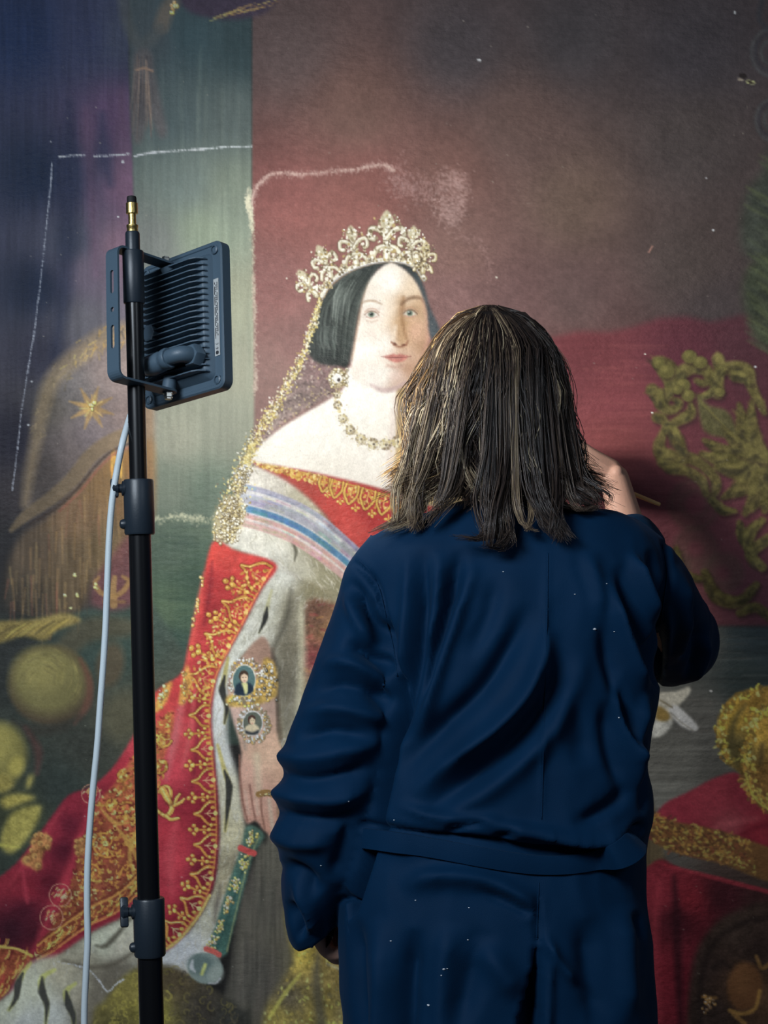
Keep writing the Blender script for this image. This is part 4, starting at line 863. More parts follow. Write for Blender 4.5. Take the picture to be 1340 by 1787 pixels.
for a_ in (([(1230, 1000), (1250, 1040), (1290, 1050), (1320, 1020)], [10, 16, 14, 8]), ([(1180, 960), (1190, 1000), (1220, 1010)], [8, 12, 8]), ([(1290, 1070), (1320, 1060), (1345, 1080)], [8, 12, 8])): scroll(*a_, 0.72)
# side post foliage, dim
poly([(1352, 250), (1330, 300), (1306, 330), (1294, 372), (1292, 420), (1306, 450), (1350, 455), (1420, 450), (1420, 250)], (54, 60, 52), 8, a=0.9, nz=0.15); poly([(1350, 440), (1310, 462), (1296, 500), (1304, 560), (1322, 600), (1350, 610), (1420, 600), (1420, 440)], (58, 66, 50), 7, a=0.9, nz=0.15)
for k in range(60):
    y = rng.uniform(270, 600); x = rng.uniform(1298, 1336)
    stroke([(1345, y + 24), (x + 14, y + 8), (x, y)], pick(((74, 82, 62), (44, 48, 44), (66, 74, 54), (86, 94, 60))), rng.uniform(3, 8), 3, 0.42, (.6, .3), n=6)
for (x, y, r_) in ((1345, 92, 34), (1348, 210, 30)):
    for q, c_ in ((1, (66, 70, 72)), (.8, (44, 46, 52)), (.5, (60, 66, 66))): an = np.linspace(0, 6.4, 26); stroke(np.stack([x + r_ * q * np.cos(an), y + r_ * 1.2 * q * np.sin(an)], 1), c_, 6, 3, 0.6, raw=True)
stroke([(1330, 0), (1325, 30), (1336, 50)], (40, 44, 50), 10, 4, 0.6)

# ---- regalia on the cushion (right) ------------------------------------------------------
for p_, c_ in (([(1140, 1212), (1180, 1206), (1200, 1198), (1204, 1208), (1184, 1232), (1164, 1266), (1138, 1250)], (168, 168, 156)), ([(1136, 1262), (1172, 1256), (1160, 1280), (1136, 1286)], (176, 178, 170))): poly(p_, c_, 1.8, nz=0.1)
poly([(1166, 1240), (1178, 1230), (1200, 1248), (1216, 1266), (1214, 1275), (1198, 1272), (1180, 1260)], (196, 198, 192), 1.8, nz=0.06); stroke([(1170, 1244), (1190, 1262), (1208, 1274)], (120, 120, 112), 3, 1.5, 0.6); stroke([(1182, 1236), (1204, 1256)], (224, 226, 220), 4, 2, 0.7)
poly([(1148, 1232), (1168, 1246), (1164, 1258), (1144, 1254)], (128, 108, 54), 1.6); stroke([(1152, 1222), (1172, 1234)], (96, 88, 66), 3, 1.5, 0.7)
poly([(1100, 1450), (1136, 1430), (1160, 1402), (1200, 1382), (1250, 1356), (1290, 1350), (1320, 1390), (1350, 1420), (1480, 1440), (1480, 1560), (1300, 1512), (1200, 1492), (1140, 1466)], [(1180, 1410, (124, 36, 54)), (1240, 1390, (130, 42, 58)), (1290, 1380, (112, 34, 50)), (1270, 1440, (120, 52, 62)), (1320, 1450, (118, 28, 44)), (1300, 1470, (96, 22, 38)), (1220, 1460, (116, 34, 50))], 2.5, nz=0.06)
stroke([(1220, 1462), (1260, 1440), (1320, 1428)], (150, 70, 80), [4, 12, 8], 5, 0.5); stroke([(1280, 1462), (1320, 1444), (1345, 1440)], (84, 18, 34), [4, 10, 8], 4, 0.5)
poly([(1110, 1540), (1150, 1500), (1200, 1520), (1345, 1556), (1480, 1590), (1480, PY1), (1060, PY1), (1110, 1600)], [(1150, 1560, (118, 32, 48)), (1150, 1700, (110, 26, 42)), (1200, 1570, (110, 26, 40)), (1180, 1600, (60, 22, 32)), (1190, 1700, (84, 20, 34)), (1260, 1560, (56, 24, 32)), (1320, 1570, (52, 32, 34))], 2, nz=0.08)
stroke([(1176, 1530), (1180, 1600), (1184, 1700), (1190, 1800)], (44, 20, 28), [8, 16, 14, 10], 5, 0.7); stroke([(1150, 1540), (1142, 1640), (1150, 1780)], (144, 44, 60), [8, 16, 12], 6, 0.5); stroke([(1160, 1510), (1240, 1530), (1340, 1556)], (132, 34, 50), [6, 8, 8], 2, 0.8)
trim = [(1130, 1436), (1170, 1458), (1220, 1470), (1270, 1482), (1340, 1508), (1480, 1550)]
stroke(trim, (98, 72, 40), [30, 52, 56, 54, 58, 60], 3, 0.95)
Tm = spline(trim, 200)
for k in range(520):
    x, y = Tm[rng.integers(0, 150)] + np.array((rng.normal(0, 5), rng.uniform(-26, 26)))
    stroke([(x, y), (x + rng.uniform(-6, 6), y + rng.uniform(-6, 4))], pick(((168, 122, 46), (84, 60, 38), (130, 96, 46), (196, 150, 60), (70, 50, 38), (112, 62, 42))), rng.uniform(2, 5), 1.2, 0.6, raw=True)
leg = [(1196, 1830), (1206, 1700), (1222, 1646), (1256, 1604), (1300, 1584), (1345, 1574), (1480, 1600), (1480, PY1), (1196, PY1)]
poly(leg, [(1230, 1680, (50, 40, 38)), (1280, 1620, (56, 46, 42)), (1300, 1720, (74, 54, 38)), (1320, 1660, (50, 40, 38)), (1240, 1770, (44, 36, 34))], 5, nz=0.14)
for p_, w_ in (([(1222, 1790), (1226, 1700), (1250, 1640), (1300, 1610), (1345, 1600)], 12), ([(1244, 1690), (1260, 1680), (1276, 1690)], 8)): stroke(p_, (34, 28, 28), w_, 4, 0.6)
dab(1300, 1722, 30, 42, (88, 60, 36), 0.1, 4); dab(1294, 1710, 18, 26, (104, 72, 42), 0.1, 8, .7); stroke([(1326, 1730), (1318, 1760), (1296, 1770), (1274, 1764)], (140, 104, 44), 7, 2, 0.8); stroke([(1226, 1740), (1250, 1742)], (120, 90, 44), 5, 2, 0.7); jewels(1236, 1752, 14, 12, 16, (2, 4), ((140, 104, 50), (96, 72, 44)))
stroke([(1320, 1670), (1330, 1690), (1345, 1680)], (126, 96, 46), 7, 2, 0.7); stroke([(1280, 1770), (1300, 1787)], (120, 92, 44), 8, 2, 0.8)
cr = [(1250, 1276), (1256, 1244), (1280, 1214), (1320, 1200), (1380, 1196), (1440, 1210), (1470, 1260), (1450, 1340), (1430, 1420), (1370, 1424), (1330, 1412), (1308, 1386), (1292, 1352), (1266, 1330), (1254, 1302)]
poly(cr, [(1270, 1250, (150, 126, 40)), (1290, 1300, (84, 78, 46)), (1320, 1280, (156, 128, 40)), (1330, 1360, (110, 84, 40)), (1310, 1220, (140, 112, 40))], 2, nz=0.2)
for p_, w_ in (([(1330, 1206), (1290, 1218), (1264, 1246), (1256, 1284), (1272, 1330)], 16), ([(1345, 1232), (1318, 1250), (1302, 1290), (1300, 1340)], 22), ([(1300, 1342), (1318, 1384), (1350, 1410)], 26)):
    c_ = spline(p_, 60)
    for k in range(150):
        x, y = c_[rng.integers(0, 60)] + rng.normal(0, w_ * .28, 2)
        dab(x, y, rng.uniform(2, 6), rng.uniform(1.6, 3.6), pick(((220, 184, 40), (176, 142, 40), (128, 98, 36), (240, 210, 80), (100, 84, 40)) if p_[0][0] != 1300 else ((150, 116, 44), (96, 72, 40), (190, 150, 60))), rng.uniform(0, 3), 1, 0.8)
stroke([(1300, 1230), (1280, 1260), (1276, 1300), (1286, 1336)], (74, 70, 44), [4, 10, 12, 4], 4, 0.7); stroke([(1300, 1350), (1316, 1392), (1346, 1416)], (190, 150, 50), 4, 1.4, 0.8); stroke([(1330, 1300), (1326, 1330)], (78, 66, 40), 10, 4, 0.7)

# ---- blooms, cleaning tide lines, chalk, flecks ---------------------------------------------
def ragged(pts, col_, n, spread, r=(1, 3.2), a=0.5):
    c = spline(pts, 300)
    for _ in range(n):
        x, y = c[rng.integers(0, 300)] + rng.normal(0, 1, 2) * spread
        dab(x, y, rng.uniform(*r), rng.uniform(*r) * .7, col_, rng.uniform(0, 3), 1.0, a * rng.uniform(.4, 1))
TL = [(440, 372), (442, 342), (452, 322), (472, 306), (500, 302), (522, 306), (556, 302), (590, 298), (620, 296), (648, 290), (672, 288), (688, 298)]
ragged(TL, (186, 152, 142), 700, 3.4, (.8, 2.4), .4); ragged(TL, (206, 176, 162), 420, 1.4, (.8, 2.2), .5)
ragged([(690, 300), (700, 325), (730, 330), (780, 335)], (170, 132, 126), 500, 12, (1, 3.5), .4); ragged([(770, 310), (800, 318), (800, 350), (790, 380), (775, 365), (765, 340)], (176, 142, 134), 900, 11, (1, 3.2), .42); ragged([(800, 412), (836, 424), (850, 450), (862, 500)], (160, 124, 118), 160, 4, (1, 2.4), .4)
ragged([(436, 330), (434, 352), (436, 372), (441, 398), (442, 470), (444, 560)], (196, 192, 164), 420, 2.4, (.8, 2.4), .5); ragged([(434, 340), (432, 356), (438, 372), (440, 404)], (214, 210, 178), 160, 2.2, (1, 3), .7)
ragged([(442, 480), (446, 560), (446, 650), (444, 690)], (200, 180, 160), 260, 2, (1, 2.6), .5)
ragged([(262, 906), (310, 902), (340, 904), (366, 908)], (186, 186, 152), 170, 3.5, (1, 3.4), .5)
for seg in ([(103, 273), (125, 271), (148, 271)], [(163, 272), (200, 271), (226, 268)], [(234, 273), (260, 267), (300, 264), (350, 261), (400, 257), (440, 256)]):
    L_ = np.linalg.norm(np.array(seg[0]) - seg[-1]); ragged(seg, (190, 198, 200), int(L_ * 3), .5, (.5, 1.1), .75)
ragged([(90, 283), (88, 320), (82, 380), (75, 450), (66, 530), (60, 580), (50, 640), (38, 720), (31, 785), (22, 855)], (128, 138, 152), 1000, .5, (.5, 1.0), .6)
ragged([(100, 1678), (150, 1690), (172, 1710), (188, 1730), (204, 1716), (218, 1708)], (140, 144, 140), 240, .6, (.6, 1.1), .8)
for (x, y, r_) in ((836, 104, 2.6), (1282, 22, 2), (1244, 402, 2), (1232, 312, 1.5), (866, 484, 2), (1126, 618, 1.6), (1138, 720, 2), (206, 378, 2), (214, 282, 3), (88, 246, 1.6), (50, 742, 2), (56, 666, 2), (1240, 1206, 2.5), (1318, 640, 2), (500, 486, 1.5)): dab(x, y, r_, r_ * .8, (226, 220, 200), 0, .8)
dab(1296, 133, 7, 5, (36, 32, 32), .4, 1); dab(1292, 140, 5, 2, (150, 140, 120), .2, 1, .8); dab(1309, 144, 8, 3.4, (190, 176, 110), .2, 1); dab(1309, 144, 6, 1.6, (40, 34, 30), .2, .8); stroke([(1132, 440), (1138, 430)], (170, 120, 104), 3, 1, .7)
for _ in range(260): dab(rng.uniform(0, 1340), rng.uniform(0, 1787), rng.uniform(.6, 1.3), rng.uniform(.5, 1), (150, 144, 130), 0, .7, .5)
# weave and grain of the canvas
gr = rng.random((PH, PW)).astype(np.float32) - .5
cv *= (1 + 0.05 * box1(gr, 1, 0) * 2 + 0.04 * NZ)[..., None]
cv = np.clip(cv, 0, 1)
# ------------------------------------------------------------------ canvas: a fine grid carrying the pigment
def steps(*segs):
    out = []
    for a, b, st in segs: out.append(np.linspace(a, b, max(2, int(round((b - a) / st)) + 1))[:-1])
    return np.concatenate(out + [[segs[-1][1]]])
gx = steps((-400, -60, 16), (-60, 0, 4), (0, 340, 1.8), (340, 770, 1.3), (770, 1120, 3.2), (1120, 1345, 1.9), (1345, 1440, 5), (1440, 1740, 16))
gy = steps((-650, -60, 24), (-60, 0, 6), (0, 340, 2.6), (340, 1010, 1.35), (1010, 1500, 1.5), (1500, 1790, 1.8), (1790, 1860, 5), (1860, 2134, 14))
nx_, ny_ = len(gx), len(gy)
ix = np.clip(gx - PX0, 0, PW - 1).round().astype(int); iy = np.clip(gy - PY0, 0, PH - 1).round().astype(int)
cols = lin(cv[iy][:, ix] * 255.0).astype(np.float32)
GX, GY = np.meshgrid(gx, gy)
U = CAM_D / F_PX
co = np.stack([(GX - 670) * U, np.zeros_like(GX), CAM_Z + (HOR - GY) * U], -1).astype(np.float32)
co[..., 1] = 0.0025 * np.sin(GX * 0.008 + 1.0) * np.sin(GY * 0.006)             # slack in the old canvas
idx = np.arange(nx_ * ny_, dtype=np.int32).reshape(ny_, nx_)
quads = np.stack([idx[:-1, :-1], idx[1:, :-1], idx[1:, 1:], idx[:-1, 1:]], -1).reshape(-1, 4)
me = bpy.data.meshes.new('canvas')
me.vertices.add(nx_ * ny_); me.vertices.foreach_set('co', co.reshape(-1))
me.loops.add(quads.size); me.loops.foreach_set('vertex_index', quads.reshape(-1))
me.polygons.add(len(quads)); me.polygons.foreach_set('loop_start', np.arange(0, quads.size, 4, dtype=np.int32))
me.polygons.foreach_set('use_smooth', np.ones(len(quads), bool))
me.update(calc_edges=True)
at = me.color_attributes.new('pigment', 'FLOAT_COLOR', 'POINT')
at.data.foreach_set('color', np.concatenate([cols, np.ones(cols.shape[:2] + (1,), np.float32)], -1).reshape(-1))
m_oil = bpy.data.materials.new('varnished_oil_paint'); m_oil.use_nodes = True
nt = m_oil.node_tree; b = nt.nodes['Principled BSDF']; N = nt.nodes.new; Lk = nt.links.new
ca = N('ShaderNodeVertexColor'); ca.layer_name = 'pigment'
Lk(ca.outputs['Color'], b.inputs['Base Color'])
b.inputs['Roughness'].default_value = 0.42; b.inputs['Specular IOR Level'].default_value = 0.06
tc = N('ShaderNodeTexCoord')
def nz(scale, sx, sz, det=3, rough=0.55):
    mp = N('ShaderNodeMapping'); mp.inputs['Scale'].default_value = (sx, 1, sz); Lk(tc.outputs['Object'], mp.inputs['Vector'])
    n = N('ShaderNodeTexNoise'); n.inputs['Scale'].default_value = scale; n.inputs['Detail'].default_value = det; n.inputs['Roughness'].default_value = rough
    Lk(mp.outputs['Vector'], n.inputs['Vector']); return n.outputs['Fac']
def math_(op, a, b_):
    m = N('ShaderNodeMath'); m.operation = op
    for k, v in enumerate((a, b_)):
        if isinstance(v, (int, float)): m.inputs[k].default_value = v
        else: Lk(v, m.inputs[k])
    return m.outputs[0]
def wave(direction, scale):
    w = N('ShaderNodeTexWave'); w.bands_direction = direction; w.inputs['Scale'].default_value = scale; w.inputs['Distortion'].default_value = 2.0; w.inputs['Detail'].default_value = 1
    Lk(tc.outputs['Object'], w.inputs['Vector']); return w.outputs['Fac']
patch = nz(5, 1, 1, 2)
cup = math_('MULTIPLY', nz(62, 1.0, 1.6, 4, 0.55), math_('MAXIMUM', math_('SUBTRACT', math_('MULTIPLY', patch, 3.0), 0.9), 0.15))                     # cupped, horizontally wrinkled paint film
fine = nz(420, 1, 1, 2)
h = math_('ADD', math_('MULTIPLY', cup, 1.0), math_('MULTIPLY', fine, 0.05))
h = math_('ADD', h, math_('MULTIPLY', math_('ADD', wave('X', 190), wave('Z', 190)), 0.018))
bp = N('ShaderNodeBump'); bp.inputs['Strength'].default_value = 0.55; bp.inputs['Distance'].default_value = 0.0045
Lk(h, bp.inputs['Height']); Lk(bp.outputs['Normal'], b.inputs['Normal'])
me.materials.append(m_oil)
painting = empty('oil_painting', (0, 0.0, CAM_Z + (HOR - 2135) * U))
tag(painting, 'huge dark oil portrait of a crowned queen in a red ermine-lined robe', 'painting')
canvas = bpy.data.objects.new('canvas', me); COL.objects.link(canvas)
canvas.parent = painting; canvas.location = -painting.location
m_bar = mat('stretcher_pine', (0.42, 0.30, 0.18), 0.7, bump=0.2, bscale=90, cvar=0.2)
xL, xR, zT, zB = co[0, 0, 0], co[0, -1, 0], co[0, 0, 2], co[-1, 0, 2]
for (c, s) in (((xL + .04, .026, (zT + zB) / 2), (.08, .04, zT - zB)), ((xR - .04, .026, (zT + zB) / 2), (.08, .04, zT - zB)),
               ((0.5 * (xL + xR), .026, zT - .04), (xR - xL - .162, .04, .08)), ((0.5 * (xL + xR), .026, zB + .04), (xR - xL - .162, .04, .08)), ((0.5 * (xL + xR), .026, (zT + zB) / 2), (xR - xL - .162, .04, .08))):
    bm = bmesh.new(); bm_box(bm, Vector(c) - painting.location, s, bevel=.003)
    bm_obj('stretcher_bar', bm, m_bar, painting)
m_blk = mat('support_block_wood', (0.30, 0.22, 0.14), 0.75, bump=0.2, bscale=80, cvar=0.2)
for k, x in enumerate((-0.75, 0.75)):
    bm = bmesh.new(); bm_box(bm, (x, 0.03, zB / 2), (0.16, 0.12, zB), bevel=.004)
    tag(bm_obj('support_block', bm, m_blk), 'wooden block carrying the lower %s end of the painting' % ('left', 'right')[k], 'block', 'blocks under the painting')
# ------------------------------------------------------------------ floodlight on its stand
m_alu = mat('painted_aluminium_charcoal', s2l((74, 93, 108)), 0.46, spec=0.5, bump=0.15, bscale=500)
m_plast = mat('black_plastic', s2l((33, 43, 53)), 0.40, spec=0.5, bump=0.1, bscale=400)
m_tube = mat('black_lacquered_steel', s2l((14, 15, 18)), 0.28, spec=0.5)
m_zinc = mat('zinc_bolt', (0.62, 0.62, 0.58), 0.3, 1.0)
m_brass = mat('yellow_brass', (0.60, 0.45, 0.17), 0.32, 1.0, bump=0.3, bscale=900)
m_rubber = mat('black_rubber', s2l((20, 21, 23)), 0.7)
m_stick = mat('printed_label_foil', (0.48, 0.49, 0.48), 0.45, cvar=0.15, bscale=600)
m_ink = mat('label_ink', (0.03, 0.03, 0.035), 0.6)
m_cable = mat('white_pvc_cable', (0.62, 0.70, 0.74), 0.45, bump=0.1, bscale=60, cvar=0.06)
m_lens = bpy.data.materials.new('lit_led_glass'); m_lens.use_nodes = True
_b = m_lens.node_tree.nodes['Principled BSDF']; _b.inputs['Emission Color'].default_value = (1, .97, .9, 1); _b.inputs['Emission Strength'].default_value = 6.0
def LP(a, u, w): return lamp_c + LT * a + LU * u + LA * w          # lamp frame: across, up, along the beam
LM = Matrix(((LT.x, LU.x, LA.x, lamp_c.x), (LT.y, LU.y, LA.y, lamp_c.y), (LT.z, LU.z, LA.z, lamp_c.z), (0, 0, 0, 1)))
flood = empty('floodlight', lamp_c); flood.matrix_world = LM
tag(flood, 'charcoal finned floodlight clamped to the top of the stand, turned to the painting', 'floodlight')
def rrect(w, h, r, n=6):
    out = []
    for cx, cy, a0 in ((w / 2 - r, h / 2 - r, 0), (-w / 2 + r, h / 2 - r, 90), (-w / 2 + r, -h / 2 + r, 180), (w / 2 - r, -h / 2 + r, 270)):
        for k in range(n + 1):
            a = math.radians(a0 + 90 * k / n); out.append((cx + r * math.cos(a), cy + r * math.sin(a)))
    return out
def loft_outline(bm, layers, cap=True):
    rings = [[bm.verts.new((x, y, z)) for (x, y) in pts] for pts, z in layers]
    n = len(rings[0])
    for a, b in zip(rings, rings[1:]):
        for k in range(n): bm.faces.new((a[k], a[(k + 1) % n], b[(k + 1) % n], b[k]))
    if cap: bm.faces.new(rings[0][::-1]); bm.faces.new(rings[-1])
LW, LH = 0.156, 0.200
bm = bmesh.new()
loft_outline(bm, [(rrect(LW, LH, .012), .010), (rrect(LW, LH, .012), -.004), (rrect(LW - .004, LH - .004, .011), -.006), (rrect(LW - .011, LH - .011, .010), -.006), (rrect(LW - .013, LH - .013, .010), -.0045), (rrect(LW - .034, LH - .028, .010), -.0045), (rrect(LW - .038, LH - .032, .009), -.008), (rrect(LW - .048, LH - .042, .010), -.016), (rrect(LW - .052, LH - .046, .008), -.017)])
housing = bm_obj('housing', bm, m_alu, flood, angle=35)
for sx in (-1, 1):
    for sy in (-1, 1):
        bm = bmesh.new(); bm_lathe(bm, [(.0062, 0), (.0062, -.004), (.0042, -.005), (.0040, -.003), (.001, -.003)], Matrix.Translation((sx * (LW / 2 - .012), sy * (LH / 2 - .012), -.003)), 16)
        bm_obj('screw_boss', bm, m_alu, housing, angle=40)
bm = bmesh.new(); loft_outline(bm, [(rrect(LW - .024, LH - .024, .006), .0075), (rrect(LW - .024, LH - .024, .006), .0108)])
bm_obj('lens', bm, m_lens, flood)
# cooling fins: one mesh shared by all
bm = bmesh.new(); fw = LW - .044; fh = .0017
prof = [(-fw / 2, -.014), (-fw / 2, -.024), (-fw / 2 + .005, -.029), (fw / 2 - .016, -.029), (fw / 2 - .006, -.026), (fw / 2 + .001, -.018), (fw / 2 + .002, -.013)]
A = [bm.verts.new((x, -fh / 2, z)) for x, z in prof]; B = [bm.verts.new((x, fh / 2, z)) for x, z in prof]
bm.faces.new(A); bm.faces.new(B[::-1])
for k in range(len(prof)): bm.faces.new((A[k], B[k], B[(k + 1) % len(prof)], A[(k + 1) % len(prof)]))
fin0 = bm_obj('cooling_fin', bm, m_alu, flood)
NF = 20
for k in range(NF):
    f = fin0 if k == 0 else fin0.copy()
    if k: COL.objects.link(f); f.parent = flood
    f.location = (0, (k - (NF - 1) / 2) * .0080, 0)
# sticker with its print
bm = bmesh.new(); bm_box(bm, (LW / 2 - .0118, -.004, -.0050), (.0092, .104, .0007))
stick = bm_obj('label_sticker', bm, m_stick, flood)
bm = bmesh.new(); sx0 = LW / 2 - .0118
for k in range(26):
    y = .046 - k * .0028
    for q in (-.0022, .0, .0022):
        if (k * 7 + int(q * 1e4)) % 5: bm_box(bm, (sx0 + q, y - .004, -.0056), (.0010, .0018 + .0006 * ((k * 3 + int(q * 1e4)) % 3), .0003))
def ring_arc(cx, cy, r, a0, a1, w=.0006, n=14):
    for k in range(n):
        a = math.radians(a0 + (a1 - a0) * (k + .5) / n)
        bm_box(bm, (0, 0, 0), (r * math.radians(abs(a1 - a0)) / n * 1.2, w, .0003), Matrix.Translation((cx + r * math.cos(a), cy + r * math.sin(a), -.0056)) @ Matrix.Rotation(a + math.pi / 2, 4, 'Z'))
ring_arc(sx0, -.0385, .0024, 200, 340 + 0); ring_arc(sx0, -.0445, .0024, 200, 340); bm_box(bm, (sx0, -.0455, -.0056), (.0006, .003, .0003))
bm_lathe(bm, [(.0026, -.0055), (.0026, -.0058)], Matrix.Translation((sx0, -.0518, 0)), 16)
bm_box(bm, (sx0 - .002, -.031, -.0056), (.0006, .004, .0003))
bm_obj('label_print', bm, m_ink, stick)
# vent valve plate in the middle of the fins
bm = bmesh.new(); bm_lathe(bm, [(.012, -.016), (.012, -.0285), (.010, -.0295)], Matrix.Translation((-.040, -.006, 0)), 6)
bm_obj('valve_plate', bm, m_alu, flood)
# cable gland: elbow and nut
gl = tube_obj('cable_gland', [(.043, -.056, -.022), (.043, -.056, -.034), (.040, -.056, -.043), (.031, -.057, -.048), (.016, -.058, -.048)], [.0118, .0112, .0108, .0104, .0100], m_alu, flood, 18, 24)
def tube_local(name, prof, p0, p1, material, parent, n=18):
    d = (Vector(p1) - Vector(p0)); q = d.normalized().to_track_quat('Z', 'Y').to_matrix().to_4x4(); q.translation = Vector(p0)
    bm = bmesh.new(); bm_lathe(bm, [(r, h * d.length) for r, h in prof], q, n); return bm_obj(name, bm, material, parent, angle=40)
tube_local('gland_nut', [(.0130, 0), (.0142, .04), (.0142, .18), (.0125, .22), (.0125, .30), (.0138, .34), (.0134, .78), (.0105, .92), (.0085, 1)], (.022, -.0578, -.048), (-.028, -.061, -.044), m_alu, gl, 12)
tube_local('gland_base', [(.0160, 0), (.0160, .8), (.0145, 1)], (.044, -.056, -.020), (.044, -.056, -.035), m_alu, gl, 6)
# U bracket: perforated base strap and two arms
BW, WB, WP, HB, BU, BA = .0225, -.120, -.014, .0885, -.006, -.006
bm = bmesh.new()
def loop_edges(pts):
    v = [bm.verts.new((x, y, 0)) for x, y in pts]; return [bm.edges.new((v[k], v[(k + 1) % len(v)])) for k in range(len(v))]
def slot(cy, L, r):
    o = []
    for s_, yy in ((0, cy + L / 2 - r), (180, cy - L / 2 + r)):
        for k in range(9): a = math.radians(s_ + 180 * k / 8); o.append((r * math.cos(a), yy + r * math.sin(a)))
    return o
es = loop_edges([(-BW / 2, -HB + .012), (BW / 2, -HB + .012), (BW / 2, HB - .012), (-BW / 2, HB - .012)]) + loop_edges(slot(.040, .031, .0034)) + loop_edges(slot(-.033, .031, .0034)) + loop_edges([(.0034 * math.cos(k * .5236), .003 + .0034 * math.sin(k * .5236)) for k in range(12)])
bmesh.ops.triangle_fill(bm, use_beauty=True, use_dissolve=False, edges=es)
ext = bmesh.ops.extrude_face_region(bm, geom=bm.faces[:])
for v in [g for g in ext['geom'] if isinstance(g, bmesh.types.BMVert)]: v.co.z += .003
for v in bm.verts: v.co.z += WB
for sgn in (-1, 1):
    path = [(HB - .0122, WB)] + [(HB - .012 + .012 * math.sin(a), WB + .012 - .012 * math.cos(a)) for a in np.linspace(.2, math.pi / 2, 6)] + [(HB, WP - .012)]
    prev = None; rings = []
    for i, (u, w) in enumerate(path):
        j0, j1 = max(0, i - 1), min(len(path) - 1, i + 1)
        du, dw = path[j1][0] - path[j0][0], path[j1][1] - path[j0][1]; L_ = math.hypot(du, dw); nu, nw = dw / L_, -du / L_
        rings.append([bm.verts.new((x, sgn * (u - nu * t_), w - nw * t_)) for x, t_ in ((-BW / 2, 0), (BW / 2, 0), (BW / 2, .003), (-BW / 2, .003))])
    for a_, b_ in zip(rings, rings[1:]):
        for k in range(4): bm.faces.new((a_[k], a_[(k + 1) % 4], b_[(k + 1) % 4], b_[k]))
    bm.faces.new(rings[0]); bm.faces.new(rings[-1])
    bm_lathe(bm, [(BW / 2, 0), (BW / 2, .003)], Matrix.Translation((0, sgn * HB - (.003 if sgn > 0 else 0), WP - .012)) @ Matrix.Rotation(-math.pi / 2, 4, 'X'), 20)
for v in bm.verts: v.co += Vector((BA, BU, 0))
bracket = bm_obj('bracket', bm, m_alu, flood)
for sgn in (-1, 1):
    tube_local('pivot_bolt', [(.0075, 0), (.0075, .2), (.0062, .2), (.0062, .7), (.0050, .8), (.0050, 1)], (BA, sgn * HB + BU, WP - .012), (BA, sgn * (HB + .009) + BU, WP - .012), m_zinc, bracket, 6)
    tube_local('pivot_boss', [(.009, 0), (.009, 1)], (BA, sgn * (HB - .003) + BU, WP - .012), (BA, sgn * (LH / 2 - .026), WP - .008), m_alu, housing, 14)

# ---- stand
def depth_on(u, px):      # world point of the bracket arm (height u) that shows at column px
    best = None
    for w in np.linspace(WB, 0, 80):
        q = LP(BA, u + BU, w); x = 670 + q.x / (CAM_D + q.y) * F_PX
        if best is None or abs(x - px) < best[0]: best = (abs(x - px), q)
    return best[1]
pole_y = 0.5 * (depth_on(HB, 233).y + depth_on(-HB, 238).y)
def PP(py, off=0.0):      # centre of the pole at row py
    return P(231.0 + (py - 400) * 0.0243 + off, py, pole_y)
top, foot_dir = PP(342), None
stand_dir = (PP(1787) - PP(342)).normalized()
foot = top + stand_dir * (top.z / -stand_dir.z)
stand = empty('light_stand', foot)
tag(stand, 'tall black telescopic lighting stand in front of the painting', 'light stand')
SM = 1.0 / (F_PX / (CAM_D + pole_y))      # metres per px at the pole
def on_pole(name, prof, material, parent=stand, n=28):
    """prof: [(half width px, row)]"""
    q = (-stand_dir).to_track_quat('Z', 'Y').to_matrix().to_4x4(); base = PP(prof[0][1]); q.translation = base - (foot if parent is stand else Vector((0, 0, 0)))
    bm = bmesh.new(); bm_lathe(bm, [(r * SM, -(PP(y) - base).length if y > prof[0][1] else (PP(y) - base).length) for r, y in prof], q, n)
    return bm_obj(name, bm, material, parent, angle=35)
m_off = -foot
on_pole('stud_cap', [(8.5, 356), (8.5, 346), (7.5, 343), (4, 342)], m_rubber)
on_pole('brass_stud', [(8, 406), (9.5, 405), (9.5, 398), (10.2, 397), (10.2, 393), (6.6, 392), (6.6, 374), (10.2, 373), (10.2, 355), (9, 354)], m_brass)
on_pole('top_sleeve', [(12.6, 440), (12.6, 408), (11.5, 405)], m_plast)
on_pole('clamp_sleeve', [(17.6, 530), (18.6, 528), (18.6, 440), (17.6, 438)], m_plast)
on_pole('upper_tube', [(15.5, 850), (15.5, 526)], m_tube)
on_pole('middle_tube', [(19.5, 1600), (19.5, 925)], m_tube)
on_pole('lower_tube', [(21.5, 2560), (21.5, 1660)], m_tube)
def collar(y0, y1, hw, knob_y, wing):
    c = on_pole('collar', [(hw - 1.5, y1), (hw, y1 - 3), (hw, y0 + 3), (hw - 1.5, y0)], m_plast)
    kx = PP(knob_y) - foot; d = Vector((-1, -0.25, 0)).normalized()
    s_ = kx + d * (hw * SM * .9); e_ = s_ + d * (24 * SM)
    k1 = tube_local('knob', [(13 * SM, 0), (13 * SM, .2), (8 * SM, .25), (8 * SM, .45), (11 * SM, .5), (13 * SM, .85), (9 * SM, 1)], s_, e_, m_plast, c)
    bm = bmesh.new(); q = d.to_track_quat('Z', 'Y').to_matrix().to_4x4(); q.translation = e_ - d * (6 * SM)
    bm_box(bm, (0, 0, 0), (11 * SM, wing * SM, 14 * SM), q @ Matrix.Rotation(.35, 4, 'Z'), bevel=3 * SM); bm_obj('knob_wing', bm, m_plast, k1, angle=40)
    b_ = PP(knob_y + 62) - foot + d * (hw * SM * .85)
    tube_local('clamp_bolt', [(9 * SM, 0), (9 * SM, .5), (7 * SM, .85), (3 * SM, 1)], b_, b_ + d * (12 * SM), m_plast, c)
